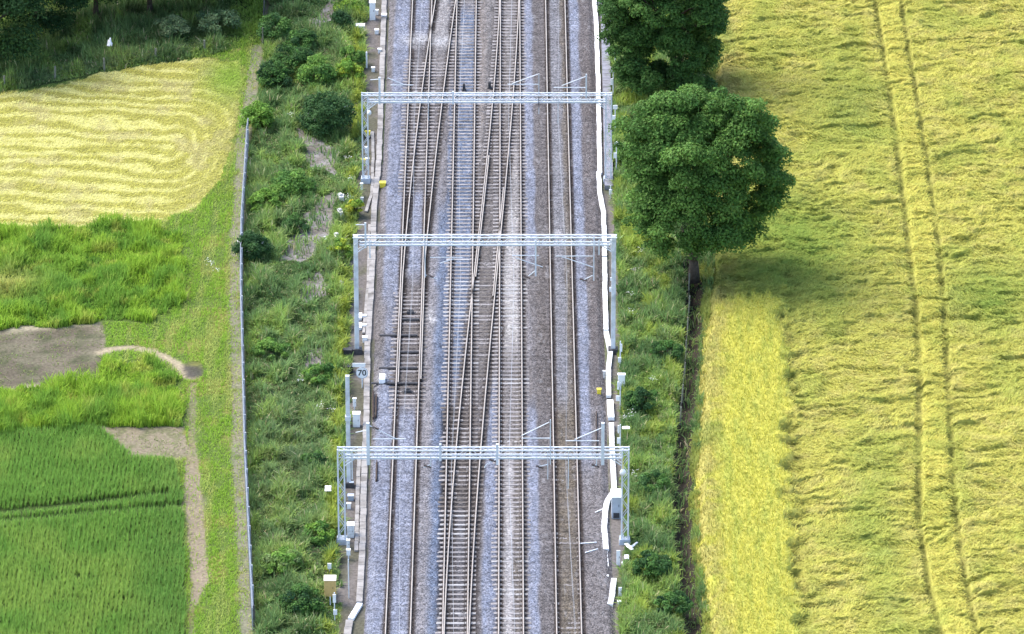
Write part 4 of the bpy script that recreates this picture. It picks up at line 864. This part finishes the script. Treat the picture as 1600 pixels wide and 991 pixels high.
def tree(px, py, label, a, b, c_, zc, ncl, nleaf, lsize, col, col2, r=.3, name='broadleaf_tree', group=None, cat='tree', flowers=0, low=-.75, rc=(.16, .28), off=(0, 0), lob=.22, trunk=True, fl_col=(.75, .75, .66)):
    p = at(px, py); t = thing(name, label, cat, (p[0], p[1], 0), group)
    V, F, C_ = crown_arrays(a, b, c_, zc, ncl, nleaf, lsize, col, col2, rc, lob, low); V[:, 0] += off[0]; V[:, 1] += off[1]
    npmesh('crown', V, F, M_leaf, t, col=C_)
    trunk_mb(zc*.9, r, a, zc, c_, 9 if c_ > 2 else 5).build('trunk', M_bark, t, smooth=True)
    if flowers:
        d = rng.normal(size=(flowers, 3)); d /= np.linalg.norm(d, axis=1, keepdims=True); d[:, 2] = abs(d[:, 2])*.8+.05; d[:, 1] = -abs(d[:, 1])*.9+.2
        ctr = d*np.array([a, b, c_])*1.02+np.array([off[0], off[1], zc])
        for q_ in ctr:
            P = q_+rng.normal(0, .05, (9, 3)); N = np.tile([0, -.3, 1.], (9, 1))+rng.normal(0, .3, (9, 3)); V, F, C_ = merge([leaf_arrays(P, N, np.full(9, .06), jit(fl_col, 9, .1, .03))]); npmesh('flower_head', V, F, M_leaf, t, col=C_)
    return t
G1, G2 = (.046, .098, .022), (.082, .152, .034)
tree(1084, 438, 'large round green tree at the ditch, in front of the other tree', 4.85, 4.8, 6.3, 8.4, 600, 280, .115, G1, G2, .34, off=(.3, 0), lob=.36, rc=(.07, .19), low=-.85)
tree(1052, 140, 'dark round tree at the top edge of the photo behind the large tree', 4.3, 4.5, 6.3, 6.2, 440, 290, .115, (.032, .072, .018), (.06, .118, .028), .32, off=(-.45, 0), lob=.32, rc=(.07, .19))
DK1, DK2 = (.015, .038, .014), (.034, .07, .022)
for (px, py, a, c_, zc, l) in [(-15, 118, 4.6, 5.2, 5.6, 'dark tree at the far left above the wire fence'), (60, 70, 4.2, 5.0, 5.4, 'second dark tree from the left in the wood'), (150, 52, 4.4, 5.2, 5.8, 'dark tree in the wood behind the white bag'), (235, 44, 4.4, 5.0, 5.6, 'dark tree in the middle of the wood, right of the one behind the bag'), (320, 28, 4.0, 4.6, 5.0, 'dark tree at the right end of the wood'), (385, 2, 3.4, 4.0, 4.4, 'smaller dark tree nearest the railway bank fence at the top'), (455, -12, 2.6, 3.0, 3.2, 'dark small tree at the top of the photo beside the bank')]:
    tree(px, py-18, l, a, a, c_, zc, 120, 300, .13, DK1, DK2, .24, group='trees in the dark wood at the top left')
# shrubs
def shrub(px, py, a, c_, label, col, col2, n=36, nl=110, ls=.10, flowers=0, name='shrub', zc=None, low=-.3, **kw):
    return tree(px, py, label, a, a, c_, c_*.75 if zc is None else zc, n, nl, ls, col, col2, .07, name, None, 'bush', flowers, low, (.24, .4), **kw)
SD1, SD2 = (.02, .05, .018), (.04, .085, .028); SM1, SM2 = (.055, .115, .028), (.10, .18, .036); SL1, SL2 = (.10, .18, .03), (.17, .25, .04)
shrub(512, 212, 1.6, 1.7, 'dark rounded elder bush dotted with white flowers on the bank', SD1, SD2, 60, 160, .10, 26, 'elder_bush')
shrub(496, 138, 1.3, 1.25, 'mid green bush on the bank above the flowering elder', SM1, SM2, 45)
shrub(458, 118, 1.5, 1.2, 'dark bush left of the mid green bush on the upper bank', SD1, SM1, 45)
shrub(428, 138, 1.2, 1.1, 'dark bush close to the fence on the upper bank', SD1, SM1, 40)
shrub(530, 55, 1.1, .9, 'dark clipped-looking bush left of the big white cabinet', SD1, SD2, 40)
shrub(402, 208, 1.1, 1.3, 'fresh green bush leaning over the bank fence', SL1, SM2, 40, flowers=4)
shrub(394, 408, 1.15, 1.1, 'dark bush with a few white flowers growing against the fence', SD1, SD2, 45, 130, .09, 14)
shrub(463, 366, .8, .8, 'small dark green bush on the pale bare patch', SM1, SD2, 26)
shrub(415, 330, 1.0, .8, 'light green low bush between the two fence bushes', SL1, SM2, 30)
shrub(455, 308, 1.5, 1.0, 'wide green bush above the large bare patch', SM1, SM2, 45)
shrub(545, 130, .9, 1.0, 'yellow-green bush beside the far gantry bracket', SL1, (.20, .25, .03), 30)
shrub(430, 70, 1.3, 1.2, 'green bush at the top of the bank beside the dark fence', SM1, SD2, 40)
shrub(470, 85, 1.2, 1.1, 'dark green bush under the upper bare patch', SD1, SM1, 40)
shrub(550, 105, .9, .9, 'small green bush above the far gantry on the bank', SM1, SM2, 26)
shrub(545, 20, 1.4, .5, 'low bright green clump beside the tall white cabinet', SL1, (.18, .26, .035), 34)
shrub(530, 405, .7, .8, 'yellow-green weed clump beside the left middle mast', SL1, (.22, .27, .03), 24)
shrub(555, 340, .5, .8, 'tall yellow weed clump behind the left end of the middle gantry', SL1, (.26, .27, .03), 20)
shrub(425, 560, 1.2, .7, 'low mid green bush on the bank level with the speed sign', SM1, SM2, 30)
shrub(500, 600, 1.0, .7, 'low green bush on the bank left of the free standing mast top', SM1, SL1, 28)
shrub(495, 740, .9, .7, 'dark green bush on the bank left of the near gantry mast', SD1, SM1, 28)
shrub(440, 895, 1.1, .8, 'pale green bush low on the bank near the end of the fence', SM2, (.12, .17, .06), 30)
shrub(470, 960, 1.3, .9, 'dark green bush at the bottom of the bank', SD1, SM1, 36)
shrub(500, 850, .9, .7, 'mid green bush on the bank above the tan box', SM1, SL1, 28)
shrub(270, 62, 1.3, 1.0, 'pale grey-green bramble bush at the right of the undergrowth before the wood', (.06, .10, .045), (.11, .15, .07), 36)
shrub(340, 55, 1.5, 1.0, 'second pale grey-green bramble bush before the wood, nearer the railway', (.06, .10, .045), (.10, .145, .065), 36)
shrub(1000, 640, 1.0, .7, 'dark green nettle clump right of the white bank cabinet', SD1, SM1, 28)
shrub(1040, 560, 1.0, .6, 'dark nettle clump beside the ditch on the right', SD1, SM1, 28)
shrub(985, 255, .9, .9, 'green bush at the left foot of the large tree', SM1, SM2, 28)
shrub(1020, 900, 1.1, .8, 'dark bush in the right strip near the white scraps', SD1, SM1, 30)
shrub(1050, 960, 1.0, .7, 'dark green bush at the bottom of the right strip by the ditch', SD1, SM1, 28)
shrub(1020, 770, 1.0, .7, 'mid green clump in the right strip beside the near gantry', SM1, SD2, 28)
shrub(1075, 150, 1.6, 1.3, 'dark bush between the two trees on the right', SD2, SM1, 45)
shrub(1020, 135, 1.3, 1.1, 'green bush under the left side of the upper tree', SD2, SM1, 36)
shrub(1226, 130, .45, .3, 'small lone dark green tuft in the upper part of the yellow crop', SD2, SM1, 12, 60, .07)
# branches lying in the wood of the ditch and wires of the near bank
q = MB(); p0 = at(1084, 448)
for i in range(7):
    y = YP(450+i*35); q.tube((float(ditch(y))-p0[0]-.25, y-p0[1], .0), (float(ditch(y))-p0[0]-.25, y-p0[1], 1.15), .05, 6)
t = thing('ditch_fence', 'old grey post fence standing along the dark ditch below the large tree', 'fence', p0)
for i in range(7):
    y = YP(450+i*35); MB().tube((float(ditch(y))-p0[0]-.3, y-p0[1], -.2), (float(ditch(y))-p0[0]-.3+random.uniform(-.08, .08), y-p0[1], 1.1), .05, 6).build('post', M_wood, t)
k = MB()
for i in range(6):
    ya, yb = YP(450+i*35), YP(485+i*35)
    for z in (.5, .95): k.tube((float(ditch(ya))-p0[0]-.3, ya-p0[1], z), (float(ditch(yb))-p0[0]-.3, yb-p0[1], z), .006, 4)
k.build('wire', M_wire, t)
# umbellifer flower heads scattered in the banks
def umbels(name, label, pts):
    P = []
    for px, py in pts: p = at(px, py); P.append(np.repeat([[p[0], p[1], gz(p[0], p[1])+.95]], 14, 0)+rng.normal(0, 1, (14, 3))*np.array([.16, .2, .05]))
    P = np.vstack(P); V, F, C_ = merge([leaf_arrays(P, np.tile([0, 0, 1.], (len(P), 1))+rng.normal(0, .25, (len(P), 3)), np.full(len(P), .05), jit((.7, .72, .62), len(P), .1, .03))]); tag(npmesh(name, V, F, M_leaf, col=C_), label, 'flowers', kind='stuff')
umbels('white_flowers', 'scattered white umbel flower heads in the bank weeds', [(548, 300), (545, 268), (985, 505), (990, 440), (983, 478), (978, 672), (985, 665), (1020, 612), (500, 660), (545, 330), (330, 430), (322, 425), (340, 440), (510, 395), (455, 205), (520, 665), (1000, 410), (470, 620), (990, 760)])
print('done', sum(len(o.data.polygons) for o in bpy.data.objects if o.type == 'MESH'))
